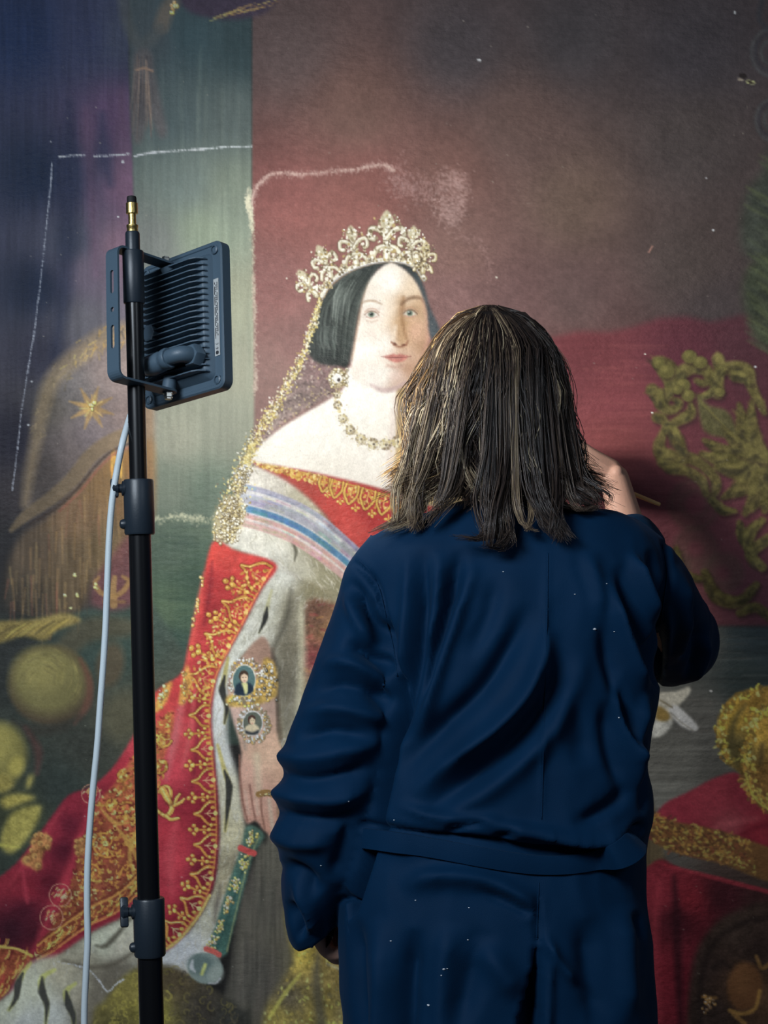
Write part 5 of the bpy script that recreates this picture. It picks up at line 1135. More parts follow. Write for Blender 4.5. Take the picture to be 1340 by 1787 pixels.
collar(837, 933, 26.5, 853, 34); collar(1567, 1668, 27.5, 1590, 52)
# spread tripod below the picture
hub = stand_dir * -(foot.z - 0.62) 
hubp = -stand_dir * 0.60
tube_local('leg_hub', [(.026, 0), (.030, .1), (.030, .9), (.026, 1)], hubp * .93, hubp * 1.07, m_plast, stand)
low = -stand_dir * 0.22
tube_local('brace_hub', [(.022, 0), (.025, .1), (.025, .9), (.022, 1)], low * .9, low * 1.1, m_plast, stand)
for k in range(3):
    a = math.radians(205 + 120 * k); tip = Vector((math.cos(a) * .46, math.sin(a) * .40, .018))
    st_ = hubp + Vector((math.cos(a) * .022, math.sin(a) * .022, 0))
    lg = tube_obj('leg', [st_, tip], .0105, m_tube, stand, 14, 2)
    tube_obj('rubber_foot', [tip + Vector((0, 0, .012)) - Vector((math.cos(a) * .03, math.sin(a) * .03, -.02)), tip + Vector((0, 0, -.004))], .0145, m_rubber, lg, 14, 2)
    tube_obj('brace', [low + Vector((math.cos(a) * .02, math.sin(a) * .02, 0)), st_.lerp(tip, .5)], .007, m_tube, stand, 10, 2)
# ---- white cable
gx_ = [LM @ Vector((-.026, -.061, -.044)), LM @ Vector((-.048, -.068, -.040)), P(236, 700, pole_y + .028), P(226, 730, pole_y + .020)]
cab = [tuple(v) for v in gx_] + [tuple(P(x, y, pole_y - .012)) for x, y in ((214, 772), (204, 822), (196, 872), (191, 932), (188, 1000), (185, 1080), (181, 1150), (175, 1230), (170, 1300), (163, 1370), (157, 1440), (153, 1510), (152, 1580), (153, 1640), (150, 1700), (147, 1787))]
cab += [tuple(P(150, 1950, pole_y - .015)), tuple(P(160, 2200, pole_y - .03)), tuple(P(150, 2500, pole_y - .05)), (-.36, pole_y - .09, .05), (-.40, pole_y - .20, .008), (-.55, pole_y - .42, .006), (-.95, pole_y - .55, .006), (-1.5, pole_y - .5, .006)]
cb = tube_obj('power_cable', cab, .0043, m_cable, None, 12, 170)
tag(cb, 'white power cable hanging from the floodlight beside the black stand', 'cable')
# ------------------------------------------------------------------ the restorer
TD = -0.50                                        # depth of her spine
foot_c = Vector((0.165, TD, 0.0))
person = empty('person', foot_c)
tag(person, 'brown-haired person in a navy work coat, seen from behind, painting with a raised right hand', 'person')
m_skin = mat('skin', s2l((206, 162, 144)), 0.5, spec=0.4, bump=0.25, bscale=700, cvar=0.10)
_sb = m_skin.node_tree.nodes['Principled BSDF']; _sb.inputs['Subsurface Weight'].default_value = 0.06; _sb.inputs['Subsurface Radius'].default_value = (0.008, 0.003, 0.002)

def remesh_obj(name, parts, voxel, smooth_it=2, material=None):
    """union of closed (V, F) parts as one continuous surface"""
    V, Fc = [], []
    for v, f in parts:
        o_ = len(V); V += [tuple(q) for q in v]; Fc += [tuple(i + o_ for i in q) for q in f]
    me = bpy.data.meshes.new(name + '_raw'); me.from_pydata(V, [], Fc); me.update()
    bm = bmesh.new(); bm.from_mesh(me); bmesh.ops.recalc_face_normals(bm, faces=bm.faces[:]); bm.to_mesh(me); bm.free()
    o = bpy.data.objects.new(name, me); COL.objects.link(o)
    r = o.modifiers.new('r', 'REMESH'); r.mode = 'VOXEL'; r.voxel_size = voxel
    if smooth_it:
        s = o.modifiers.new('s', 'SMOOTH'); s.factor = 0.6; s.iterations = smooth_it
    dg = bpy.context.evaluated_depsgraph_get(); ev = o.evaluated_get(dg)
    m2 = bpy.data.meshes.new_from_object(ev, preserve_all_data_layers=False, depsgraph=dg)
    o.modifiers.clear(); o.data = m2; bpy.data.meshes.remove(me); m2.name = name
    m2.materials.clear()
    if material: m2.materials.append(material)
    m2.polygons.foreach_set('use_smooth', [True] * len(m2.polygons))
    return o
def tube_part(pts, radii, n=20, samples=None):
    p = spline([tuple(q) for q in pts], samples or len(pts) * 6)
    r = np.asarray(radii, float); r = r[:, None] if r.ndim == 1 else r
    r = spline(r, len(p)); r = np.concatenate([r, r], 1) if r.shape[1] == 1 else r
    # rounded ends
    T0 = p[0] - p[1]; T0 /= np.linalg.norm(T0); T1 = p[-1] - p[-2]; T1 /= np.linalg.norm(T1)
    pre = [p[0] + T0 * r[0].mean() * k for k in (.95, .7, .35)]; post = [p[-1] + T1 * r[-1].mean() * k for k in (.35, .7, .95)]
    rp = [r[0] * k for k in (.3, .71, .93)]; rq = [r[-1] * k for k in (.93, .71, .3)]
    return rings_mesh(tube_rings(np.vstack([pre, p, post]), np.vstack([rp, r, rq]), n))
def ellip(c, r, n=24, m=14, M=None):
    V, Fc = [], []
    rings = np.zeros((m, n, 3))
    for i in range(m):
        th = math.pi * (i + .5) / m
        for k in range(n):
            a = 2 * math.pi * k / n
            v = Vector((r[0] * math.sin(th) * math.cos(a), r[1] * math.sin(th) * math.sin(a), r[2] * math.cos(th)))
            if M: v = M @ v
            rings[i, k] = v + Vector(c)
    return rings_mesh(rings)
def get_co(me):
    a = np.empty(len(me.vertices) * 3, np.float32); me.vertices.foreach_get('co', a); return a.reshape(-1, 3).astype(np.float64)
def get_no(me):
    a = np.empty(len(me.vertices) * 3, np.float32); me.vertex_normals.foreach_get('vector', a); return a.reshape(-1, 3).astype(np.float64)
def set_co(me, a):
    me.vertices.foreach_set('co', a.astype(np.float32).reshape(-1)); me.update()

# ---- skeleton (world points)
HC = P(866, 645, -0.455)
HD = P(866, 676, -0.452)                                           # middle of the head
neck0, neck1 = P(880, 960, -0.49), HD + Vector((0, -.005, -.07))
shL, shR = P(705, 1005, TD + .005), P(1098, 975, TD + .01)
elL, wrL = P(578, 1340, -0.53), P(556, 1560, -0.44)
elR, wrR = P(1176, 1112, -0.25), P(1068, 828, -0.105)
# right hand: bent left at the wrist, fingers closing on the brush
brA, brB = P(1152, 881, -0.082), P(918, 786, -0.006)              # brush butt and tip
def on_brush(t): return brA.lerp(brB, t)
kn = [P(990, 764, -0.100), P(986, 780, -0.108), P(988, 797, -0.110), P(996, 813, -0.106)]      # knuckles: index .. little
rh = [tube_part([wrR, wrR.lerp((kn[1] + kn[2]) / 2, .5), (kn[1] + kn[2]) / 2], [(.022, .016), (.030, .015), (.036, .013)], 20)]
rh = [tube_part([P(1096, 930, -0.145), P(1084, 882, -0.125), wrR + Vector((.004, 0, -.006))], [.030, .026, .0225], 22)]
rh.append(ellip(P(1077, 826, -0.118), (.011, .011, .013)))
palm_mid = (kn[0] + kn[1] + kn[2] + kn[3]) / 4
for k in range(4): rh.append(tube_part([wrR + (kn[k] - palm_mid) * .45, wrR.lerp(kn[k], .55) + Vector((0, -.004, 0)), kn[k]], [.0145, .0135, .0115], 14))
rh.append(tube_part([wrR + Vector((-.006, .012, -.004)), wrR.lerp(palm_mid, .6) + Vector((0, .012, -.002))], [.018, .019], 14))
for k, (t_, dz, L2) in enumerate(((.80, .000, 1.0), (.74, -.004, 1.0), (.62, -.010, .95), (.50, -.018, .85))):
    tipp = on_brush(t_) + Vector((0, .004, dz)); mid1 = kn[k].lerp(tipp, .42) + Vector((-.016 * L2, -.006, .006)); mid2 = kn[k].lerp(tipp, .75) + Vector((-.012 * L2, .001, .002))
    rh.append(tube_part([kn[k], mid1, mid2, tipp], [.0105, .0092, .0082, .0068], 14, 20))
th_b = wrR + Vector((-.018, .022, -.012)); th_t = on_brush(.76) + Vector((.004, -.004, -.009))
rh.append(tube_part([th_b, th_b.lerp(th_t, .45) + Vector((.002, .006, -.012)), th_b.lerp(th_t, .75) + Vector((0, .004, -.008)), th_t], [.014, .0118, .0105, .008], 14, 20))
# left hand: relaxed, half closed beside the hip
lkn = [P(562 + dx, 1642 + dy, -0.425 + dd) for dx, dy, dd in ((24, -6, .028), (14, 0, .008), (2, 0, -.012), (-8, -8, -.030))]
lh = [tube_part([wrL + Vector((-.002, -.03, .06)), wrL], [.027, .024], 18)]
for k in range(4): lh.append(tube_part([wrL + (lkn[k] - lkn[1]) * .4, wrL.lerp(lkn[k], .6) + Vector((-.005, 0, 0)), lkn[k]], [.014, .0135, .0118], 14))
for k in range(4):
    a = lkn[k]; q1 = a + Vector((.016, .006, -.024)); q2 = a + Vector((.040, .008, -.020)); q3 = a + Vector((.046, .006, .000))
    lh.append(tube_part([a, q1, q2, q3], [.0108, .0096, .0088, .0075], 14, 20))
lh.append(tube_part([wrL + Vector((.014, .022, -.03)), wrL + Vector((.032, .034, -.052)), wrL + Vector((.046, .020, -.074)), wrL + Vector((.050, .002, -.086))], [.014, .012, .0105, .008], 14, 20))
hand_R = remesh_obj('hand_r', rh, 0.0022, 3); hand_L = remesh_obj('hand_l', lh, 0.0022, 3)
# body under the clothes with the head
tor = []
for px_y, l, r_, d_ in ((955, 790, 970, .055), (990, 700, 1070, .075), (1080, 710, 1075, .09), (1250, 715, 1060, .09), (1430, 710, 1050, .085), (1600, 680, 1060, .095), (1790, 690, 1060, .095)):
    a_, b_ = P(l, px_y, TD), P(r_, px_y, TD); tor.append(((a_ + b_) / 2, (b_.x - a_.x) / 2, d_))
def torso_rings(spec, n=48, pw=2.4):
    out = np.zeros((len(spec), n, 3))
    for i, (c, hx, hy) in enumerate(spec):
        for k in range(n):
            a = 2 * math.pi * k / n; ca, sa = math.cos(a), math.sin(a)
            out[i, k] = (c.x + hx * np.sign(ca) * abs(ca) ** (2 / pw), c.y + hy * np.sign(sa) * abs(sa) ** (2 / pw), c.z)
    return out
parts = [rings_mesh(torso_rings(tor))]
parts.append(tube_part([neck0 + Vector((0, 0, -.04)), neck0, neck1, HD + Vector((0, .01, -.02))], [.062, .056, .052, .055]))
hm = Matrix.Rotation(math.radians(-6), 3, 'X')
head_c = Vector((HD.x, HD.y, HD.z))
parts += [ellip(head_c + Vector((0, -.012, .012)), (.074, .094, .088)), ellip(head_c + Vector((0, .030, -.030)), (.060, .064, .080)), ellip(head_c + Vector((0, .056, -.088)), (.030, .030, .026)),
          ellip(head_c + Vector((0, .092, -.028)), (.012, .020, .026)), ellip(head_c + Vector((0, .102, -.044)), (.016, .014, .010)), ellip(head_c + Vector((0, .080, .022)), (.052, .016, .014)),
          ellip(head_c + Vector((-.036, .066, -.036)), (.024, .022, .022)), ellip(head_c + Vector((.036, .066, -.036)), (.024, .022, .022)), ellip(head_c + Vector((0, .086, -.064)), (.024, .012, .006)), ellip(head_c + Vector((0, .086, -.074)), (.021, .011, .006))]
for s_ in (-1, 1): parts.append(ellip(head_c + Vector((s_ * .074, -.002, -.022)), (.010, .020, .032)))
parts += [tube_part([shL, elL, wrL + Vector((0, 0, .02))], [.036, .036, .026]), tube_part([shR, elR, P(1096, 930, -0.145)], [.045, .036, .030])]
for s_, x in ((-1, .075), (1, .235)): parts.append(tube_part([Vector((x, TD, .80)), Vector((x, TD - .005, .46)), Vector((x, TD - .01, .10))], [.075, .050, .038]))
body = remesh_obj('body', parts, 0.0050, 3, m_skin)
bm = bmesh.new(); bm.from_mesh(body.data)
for h_ in (hand_R, hand_L): bm.from_mesh(h_.data); 
bm.to_mesh(body.data); bm.free()
body.data.polygons.foreach_set('use_smooth', [True] * len(body.data.polygons))
for h_ in (hand_R, hand_L): d_ = h_.data; bpy.data.objects.remove(h_); bpy.data.meshes.remove(d_)
body.parent = person; body.location = -foot_c
m_eye = mat('eye_white', (0.75, 0.74, 0.70), 0.15); m_iris = mat('eye_brown', (0.06, 0.035, 0.02), 0.15); m_lip = mat('lips', s2l((176, 92, 88)), 0.4)
for s_ in (-1, 1):
    v, f = ellip(head_c + Vector((s_ * .031, .0775, -.004)), (.0135, .0125, .010)); e_ = link_mesh('eye', v, f, m_eye, body)
    v, f = ellip(head_c + Vector((s_ * .031, .0885, -.004)), (.0055, .0022, .0055)); link_mesh('iris', v, f, m_iris, e_)
v, f = ellip(head_c + Vector((0, .0945, -.069)), (.021, .005, .0075)); link_mesh('lips', v, f, m_lip, body)
# ---- trousers and shoes (below the picture)
m_trs = mat('dark_trousers', s2l((34, 36, 44)), 0.85, bump=0.4, bscale=500); m_shoe = mat('black_shoes', s2l((26, 25, 25)), 0.45)
tr = remesh_obj('trousers', [tube_part([Vector((x, TD, .80)), Vector((x, TD - .005, .46)), Vector((x * .98, TD - .012, .05))], [.10, .078, .068]) for x in (.075, .235)], 0.009, 3, m_trs); tr.parent = person; tr.location = -foot_c
for x in (.075, .235):
    sh = remesh_obj('shoe', [ellip((x, TD + .03, .035), (.042, .125, .034)), ellip((x, TD - .055, .045), (.036, .048, .045)), tube_part([Vector((x, TD - .06, .012)), Vector((x, TD + .11, .012))], [(.012, .038), (.012, .044)])], 0.006, 2, m_shoe)
    sh.parent = person; sh.location = -foot_c

# ---- navy work coat
spec = []
for px_y, l, r_, d_, dy in ((878, 800, 960, .060, .0), (890, 764, 1052, .070, .0), (902, 724, 1092, .080, .001), (918, 684, 1116, .088, .002), (936, 652, 1134, .096, .003), (960, 634, 1146, .104, .003), (988, 626, 1152, .110, .003), (1030, 634, 1158, .118, .002), (1100, 642, 1152, .126, 0), (1200, 650, 1146, .132, 0), (1300, 642, 1132, .130, 0), (1380, 628, 1136, .134, -.002),
                      (1425, 618, 1136, .138, -.004), (1455, 612, 1128, .132, -.002), (1480, 606, 1124, .128, 0), (1510, 602, 1124, .132, 0), (1570, 597, 1126, .142, 0), (1650, 593, 1134, .150, 0), (1720, 595, 1138, .155, 0), (1790, 600, 1141, .158, 0), (1950, 594, 1150, .165, 0), (2140, 586, 1160, .172, 0)):
    a_, b_ = P(l, px_y, TD), P(r_, px_y, TD); c_ = (a_ + b_) / 2; c_.y += dy; spec.append((c_, (b_.x - a_.x) / 2, d_))
sp_c = spline([(*c, hx, hy) for c, hx, hy in spec], 120)
coat_parts = [rings_mesh(torso_rings([(Vector(q[:3]), q[3], q[4]) for q in sp_c], 72, 2.5))]
def arm_tube(rows, n=36, samples=90):
    """rows: (left px, right px, row, depth, thickness front to back)"""
    pts, rad = [], []
    for l, r_, y, d, th in rows:
        a_, b_ = P(l, y, d), P(r_, y, d); pts.append((a_ + b_) / 2); rad.append((th / 2, (b_ - a_).length / 2))
    p = spline([tuple(q) for q in pts], samples); r = spline(rad, samples)
    return rings_mesh(tube_rings(p, r, n, up=(0, 1, 0)))
coat_parts.append(arm_tube([(632, 745, 968, TD, .10), (602, 706, 1010, TD - .002, .115), (585, 696, 1065, TD - .006, .125), (563, 694, 1130, TD - .012, .135), (542, 692, 1190, TD - .018, .14), (520, 688, 1255, TD - .024, .142), (500, 682, 1320, TD - .026, .145), (488, 672, 1385, TD - .022, .145), (481, 660, 1450, TD - .008, .14), (488, 640, 1510, TD + .012, .13), (492, 620, 1550, TD + .030, .118), (500, 606, 1585, TD + .044, .112), (512, 602, 1612, TD + .052, .106)]))
coat_parts.append(tube_part([P(1085, 975, TD), P(1125, 1020, TD + .05), P(1158, 1075, TD + .14), P(1176, 1118, TD + .225), P(1168, 1128, TD + .262)], [(.060, .055), (.060, .058), (.059, .060), (.063, .066), (.060, .062)], 36, 50))
coat_parts.append(tube_part([P(1178, 1120, TD + .235), P(1160, 1060, TD + .285), P(1128, 990, TD + .322), P(1100, 940, TD + .350)], [(.060, .062), (.054, .056), (.047, .048), (.040, .042)], 32, 40))
m_coat = bpy.data.materials.new('navy_cotton_twill'); m_coat.use_nodes = True
nt = m_coat.node_tree; b = nt.nodes['Principled BSDF']
b.inputs['Roughness'].default_value = 0.72; b.inputs['Specular IOR Level'].default_value = 0.12
b.inputs['Sheen Weight'].default_value = 0.05; b.inputs['Sheen Roughness'].default_value = 0.45; b.inputs['Sheen Tint'].default_value = (0.25, 0.5, 0.9, 1)
tc = nt.nodes.new('ShaderNodeTexCoord'); n1 = nt.nodes.new('ShaderNodeTexNoise'); n1.inputs['Scale'].default_value = 14; n1.inputs['Detail'].default_value = 6
nt.links.new(tc.outputs['Object'], n1.inputs['Vector'])
mx = nt.nodes.new('ShaderNodeMix'); mx.data_type = 'RGBA'
mx.inputs[6].default_value = (0.0005, 0.0160, 0.047, 1); mx.inputs[7].default_value = (0.0008, 0.0245, 0.071, 1)
nt.links.new(n1.outputs['Fac'], mx.inputs[0]); nt.links.new(mx.outputs[2], b.inputs['Base Color'])
n2 = nt.nodes.new('ShaderNodeTexNoise'); n2.inputs['Scale'].default_value = 900; nt.links.new(tc.outputs['Object'], n2.inputs['Vector'])
bp = nt.nodes.new('ShaderNodeBump'); bp.inputs['Strength'].default_value = 0.25; bp.inputs['Distance'].default_value = 0.001
nt.links.new(n2.outputs['Fac'], bp.inputs['Height']); nt.links.new(bp.outputs['Normal'], b.inputs['Normal'])
coat = remesh_obj('work_coat', coat_parts, 0.0046, 4, m_coat)
coat.parent = person; coat.location = -foot_c
# cloth folds: ridges (+) and valleys (-) along lines drawn on the cloth; coordinates on the plane of her back
C0 = get_co(coat.data); N0 = get_no(coat.data)
dd = CAM_D + TD - 0.12
def back_px(c):        # column / row of a point of the cloth as drawn on the pattern
    return np.stack([670 + c[:, 0] / (CAM_D + c[:, 1]) * F_PX, HOR - (c[:, 2] - CAM_Z) / (CAM_D + c[:, 1]) * F_PX], 1)
uv = back_px(C0); disp = np.zeros(len(C0)); wback = np.clip((0.35 - N0[:, 1]) / 0.5, 0, 1)
def fold(pts, amp, sig, ends=(0.0, 0.0), lim=None):
    p = spline(pts, 30); best = np.full(len(uv), 1e9); tt = np.zeros(len(uv))
    lo_, hi = p.min(0) - 3 * sig, p.max(0) + 3 * sig
    sel = np.where((uv[:, 0] > lo_[0]) & (uv[:, 0] < hi[0]) & (uv[:, 1] > lo_[1]) & (uv[:, 1] < hi[1]) & (wback > 0))[0]
    if not len(sel): return
    q = uv[sel]; bs = np.full(len(sel), 1e9); ts = np.zeros(len(sel))
    for k in range(29):
        a, b_ = p[k], p[k + 1]; ab = b_ - a; L = ab @ ab + 1e-9
        t = np.clip(((q - a) @ ab) / L, 0, 1); d = np.hypot(*(q - a - t[:, None] * ab).T)
        m = d < bs; bs[m] = d[m]; ts[m] = (k + t[m]) / 29
    env = ends[0] + (1 - ends[0]) * np.clip(ts / .25, 0, 1); env *= ends[1] + (1 - ends[1]) * np.clip((1 - ts) / .25, 0, 1)
    disp[sel] += amp * 0.0025 * np.exp(-(bs / (sig * .88)) ** 2) * env * wback[sel]
F = fold
# upper back, left of the spine
F([(742, 955), (738, 1060), (726, 1150), (706, 1240), (700, 1300)], -9, 13); F([(712, 960), (712, 1050), (706, 1130), (700, 1180)], 5, 12)
F([(806, 950), (782, 1060), (752, 1160), (726, 1250)], -10, 13); F([(832, 980), (800, 1070), (772, 1150), (748, 1230), (730, 1290)], 8, 13); F([(768, 960), (762, 1060), (744, 1150)], 5, 13)
F([(960, 1090), (945, 1150), (918, 1210), (870, 1262), (800, 1320), (720, 1390)], 12, 17); F([(925, 1050), (890, 1130), (840, 1205), (770, 1270), (690, 1350)], -9, 20); F([(985, 1130), (962, 1210), (905, 1290), (820, 1360), (730, 1420)], -9, 20)
F([(1020, 1130), (990, 1230), (930, 1310), (850, 1380), (760, 1430)], 6, 22); F([(870, 1000), (850, 1080), (812, 1150)], -4, 18); F([(955, 950), (952, 1100), (948, 1280), (944, 1440)], 2.2, 5)
# right shoulder blade
F([(1098, 965), (1122, 1030), (1144, 1085)], 8, 9); F([(1076, 985), (1104, 1060), (1136, 1130), (1146, 1190)], -10, 13); F([(1062, 1010), (1082, 1090), (1106, 1160), (1130, 1206)], 8, 11); F([(1050, 1080), (1066, 1160), (1090, 1240), (1112, 1310)], -8, 14)
F([(1078, 1170), (1082, 1240), (1100, 1310), (1120, 1376)], 8, 10); F([(1060, 1220), (1064, 1300), (1085, 1380)], -6, 16); F([(1128, 1210), (1112, 1280), (1104, 1330)], 5, 9); F([(1130, 960), (1146, 1010), (1152, 1060)], -6, 9); F([(1118, 1290), (1128, 1350), (1122, 1420)], -7, 8)
F([(1020, 960), (1040, 1020), (1050, 1080)], 4, 16); F([(990, 1180), (1010, 1260), (1020, 1340)], -4, 24)
# waist and skirt
F([(690, 1405), (790, 1432), (880, 1430)], 5, 12); F([(840, 1438), (930, 1452), (1040, 1466), (1110, 1440)], 8, 12); F([(640, 1440), (760, 1462), (850, 1470), (950, 1488), (1060, 1478), (1120, 1444)], -7, 9, (1, 1)); F([(770, 1455), (810, 1440), (850, 1436)], -6, 6); F([(860, 1462), (900, 1450)], -5, 7); F([(1000, 1440), (1060, 1410), (1100, 1370)], -6, 14)
F([(700, 1550), (760, 1530), (840, 1536), (910, 1570), (932, 1610)], 8, 20); F([(830, 1548), (900, 1580), (932, 1600)], -6, 9); F([(660, 1600), (668, 1700), (664, 1787), (660, 1900)], 7, 24, (0, 1)); F([(622, 1600), (626, 1700), (640, 1790)], -5, 14, (0, 1)); F([(726, 1620), (716, 1700), (712, 1800), (708, 1900)], -9, 18, (0, 1)); F([(790, 1610), (772, 1700), (770, 1800)], 5, 22, (0, 1)); F([(820, 1640), (870, 1690), (910, 1740)], 6, 26); F([(850, 1620), (820, 1700), (800, 1800)], -5, 22)
F([(945, 1625), (975, 1680), (1010, 1720)], 6, 9); F([(938, 1560), (938, 1600), (940, 1640)], -5, 5, (.2, 1)); F([(1020, 1600), (1030, 1700), (1050, 1800)], -6, 24); F([(1085, 1580), (1092, 1680), (1090, 1800)], 6, 22); F([(1108, 1590), (1118, 1640)], -5, 8); F([(960, 1650), (958, 1720), (956, 1800)], 4, 10, (.2, 1))
# left sleeve
F([(622, 985), (648, 1008), (664, 1040), (676, 1090), (690, 1150), (697, 1200)], -6, 4.5, (.6, .8)); F([(614, 1012), (636, 1050), (664, 1095), (690, 1150)], -9, 11); F([(608, 1030), (622, 1080), (650, 1130)], 5, 12); F([(650, 1020), (664, 1060), (672, 1100)], 4, 9)
F([(600, 1122), (644, 1140), (690, 1172)], -7, 11); F([(560, 1160), (610, 1158), (660, 1184), (692, 1205)], 6, 14); F([(540, 1215), (590, 1195), (650, 1210), (690, 1235)], -5, 14); F([(528, 1250), (584, 1236), (640, 1248), (684, 1262)], 6, 15); F([(520, 1290), (580, 1276), (650, 1290)], -6, 14)
F([(498, 1322), (550, 1322), (610, 1308), (670, 1290)], 5, 16, (.8, 0)); F([(494, 1352), (540, 1362), (600, 1352), (660, 1330)], -6, 13, (.6, 0)); F([(484, 1384), (530, 1392), (590, 1394), (650, 1370)], 5.5, 15, (.8, 0)); F([(482, 1418), (530, 1430), (590, 1432), (640, 1410)], -6, 13, (.6, 0)); F([(478, 1458), (520, 1470), (580, 1470)], 5, 16, (.8, 0)); F([(486, 1504), (530, 1530), (560, 1560)], -7, 15); F([(500, 1560), (520, 1590), (530, 1620)], -8, 8); F([(510, 1530), (540, 1580), (548, 1620)], 6, 10); F([(620, 1420), (600, 1480), (580, 1540)], -5, 16)
F([(694, 1190), (690, 1260), (676, 1340), (660, 1420), (640, 1500), (606, 1590)], -16, 9, (.5, 1))
# right sleeve
F([(1160, 950), (1166, 1000), (1158, 1060), (1150, 1120), (1146, 1190)], -8, 5, (.6, .8)); F([(1178, 985), (1192, 1050), (1190, 1110), (1170, 1160)], 7, 12); F([(1200, 1030), (1208, 1090), (1196, 1150)], -6, 10); F([(1222, 1080), (1218, 1140), (1196, 1185)], -6, 8); F([(1166, 1060), (1164, 1120), (1160, 1180)], 4, 8); F([(1232, 1110), (1226, 1150), (1204, 1190)], 5, 8)
# vent at the back: the right leaf lies under the left
tri = [(937, 1640), (930, 1700), (908, 1787), (880, 1900), (860, 2200), (946, 2200), (944, 1900), (942, 1787), (940, 1700)]
for i in np.where((uv[:, 1] > 1636) & (uv[:, 0] > 850) & (uv[:, 0] < 955) & (wback > .5))[0]:
    if inside(tri, uv[i, 0], uv[i, 1]): disp[i] -= min(.045, .006 + (uv[i, 1] - 1640) * .0006)
# broad slack of the cloth
rn = np.array([mnoise.noise(Vector(tuple(q * 7.0))) * .0030 + (.25 - abs(mnoise.noise(Vector((q[0] * 13 + 4, q[1] * 13, q[2] * 7.5))))) * .0065 + (.25 - abs(mnoise.noise(Vector((q[0] * 24, q[1] * 24 + 9, q[2] * 15))))) * .0028 for q in C0])
C1 = C0 + N0 * (disp + rn)[:, None]
cf = np.clip((uv[:, 1] - 1535) / 70, 0, 1) * (uv[:, 0] < 608) * (uv[:, 1] < 1700) * (C0[:, 0] < P(606, 1600, TD).x)
C1[:, 2] -= cf * (556 - uv[:, 0]) / 1298 * .62            # the cuff hangs lower on its outer side
set_co(coat.data, C1)
sm = coat.data; bm = bmesh.new(); bm.from_mesh(sm)
bmesh.ops.smooth_vert(bm, verts=bm.verts[:], factor=0.5, use_axis_x=True, use_axis_y=True, use_axis_z=True)
bm.to_mesh(sm); 
from mathutils.bvhtree import BVHTree
bvh = BVHTree.FromBMesh(bm); bm.free()
def cloth_hit(px, py):
    d = P(px, py, -0.3) - cam.location; h = bvh.ray_cast(cam.location, d.normalized())
    return h[0], h[1]
# half belt across the back
tv, tf = coat_parts[0]; bvt = BVHTree.FromPolygons([tuple(v) for v in tv], [tuple(f) for f in tf])
def torso_hit(px, py):
    d = P(px, py, -0.3) - cam.location; h = bvt.ray_cast(cam.location, d.normalized()); return h[0], h[1]
bl_c = spline([(632, 1462), (668, 1466), (760, 1480), (850, 1497), (930, 1508), (1000, 1507), (1056, 1496), (1088, 1480), (1110, 1458)], 70)
up_, lo_ = [], []
for i, (x, y) in enumerate(bl_c):
    t = bl_c[min(i + 1, 69)] - bl_c[max(i - 1, 0)]; n_ = np.array((t[1], -t[0])) / np.hypot(*t)
    for arr, k in ((up_, 17), (lo_, -17)):
        q = np.array((x, y)) + n_ * k; h, nn = (torso_hit if x < 715 else cloth_hit)(*q)
        if h is None: h, nn = cloth_hit(x, y)
        if h is None: h = arr[-1][0] if arr else P(x, y, TD - .12)
        arr.append((h,))
def smooth_line(a, it=6):
    a = np.array([tuple(q[0]) for q in a])
    for _ in range(it): a[1:-1] = (a[:-2] + a[1:-1] * 2 + a[2:]) / 4
    return a
U_, L_ = smooth_line(up_), smooth_line(lo_)
Ybk = np.minimum(U_[:, 1], L_[:, 1])
rows = [np.stack([A[:, 0], Y, A[:, 2]], 1) for A, Y in ((U_, Ybk + .004), (U_, Ybk - .0055), ((U_ + L_) / 2, Ybk - .0062), (L_, Ybk - .0045), (L_, Ybk + .004))]
V_ = np.concatenate(rows).tolist(); n_ = 70
Fc = [(r * n_ + k, r * n_ + k + 1, ((r + 1) % 5) * n_ + k + 1, ((r + 1) % 5) * n_ + k) for r in range(5) for k in range(n_ - 1)] + [tuple(r * n_ for r in range(5))[::-1], tuple(r * n_ + n_ - 1 for r in range(5))]
belt = link_mesh('half_belt', V_, Fc, m_coat, coat); belt.data.set_sharp_from_angle(angle=math.radians(50))
bm = bmesh.new(); bm.from_mesh(belt.data); bmesh.ops.recalc_face_normals(bm, faces=bm.faces[:]); bm.to_mesh(belt.data); bm.free()
def seam(pts, r=.0011):
    q = []
    for x, y in spline(pts, 60):
        h, nn = cloth_hit(x, y)
        if h is not None and (not q or (h - q[-1]).length < .03): q.append(h + nn * .0002)
    if len(q) > 6:
        a_ = np.array([tuple(v) for v in q])
        for _ in range(3): a_[1:-1] = (a_[:-2] + 2 * a_[1:-1] + a_[2:]) / 4
        V__, F__ = rings_mesh(tube_rings(a_, r, 6)); link_mesh('seam', V__, F__, m_coat, coat)
seam([(628, 978), (648, 1000), (662, 1030), (674, 1080), (686, 1130), (693, 1180)]); seam([(1156, 950), (1164, 1000), (1158, 1050), (1151, 1110), (1146, 1170)]); seam([(956, 965), (954, 1100), (949, 1280), (945, 1430)], .0008); seam([(940, 1540), (938, 1590), (937, 1636)], .0008)
# turned collar round the neck (mostly under the hair)
cp = []
for k in range(40):
    a = -2.6 + 5.2 * k / 39; a = a - math.pi / 2
    cp.append((neck0.x + .078 * math.cos(a), neck0.y + .010 + .074 * math.sin(a), neck0.z + .030 + .010 * math.sin(a)))
V_, Fc = rings_mesh(tube_rings(np.array(cp), np.stack([np.full(40, .026), np.full(40, .007)], 1), 14))
link_mesh('collar', V_, Fc, m_coat, coat)
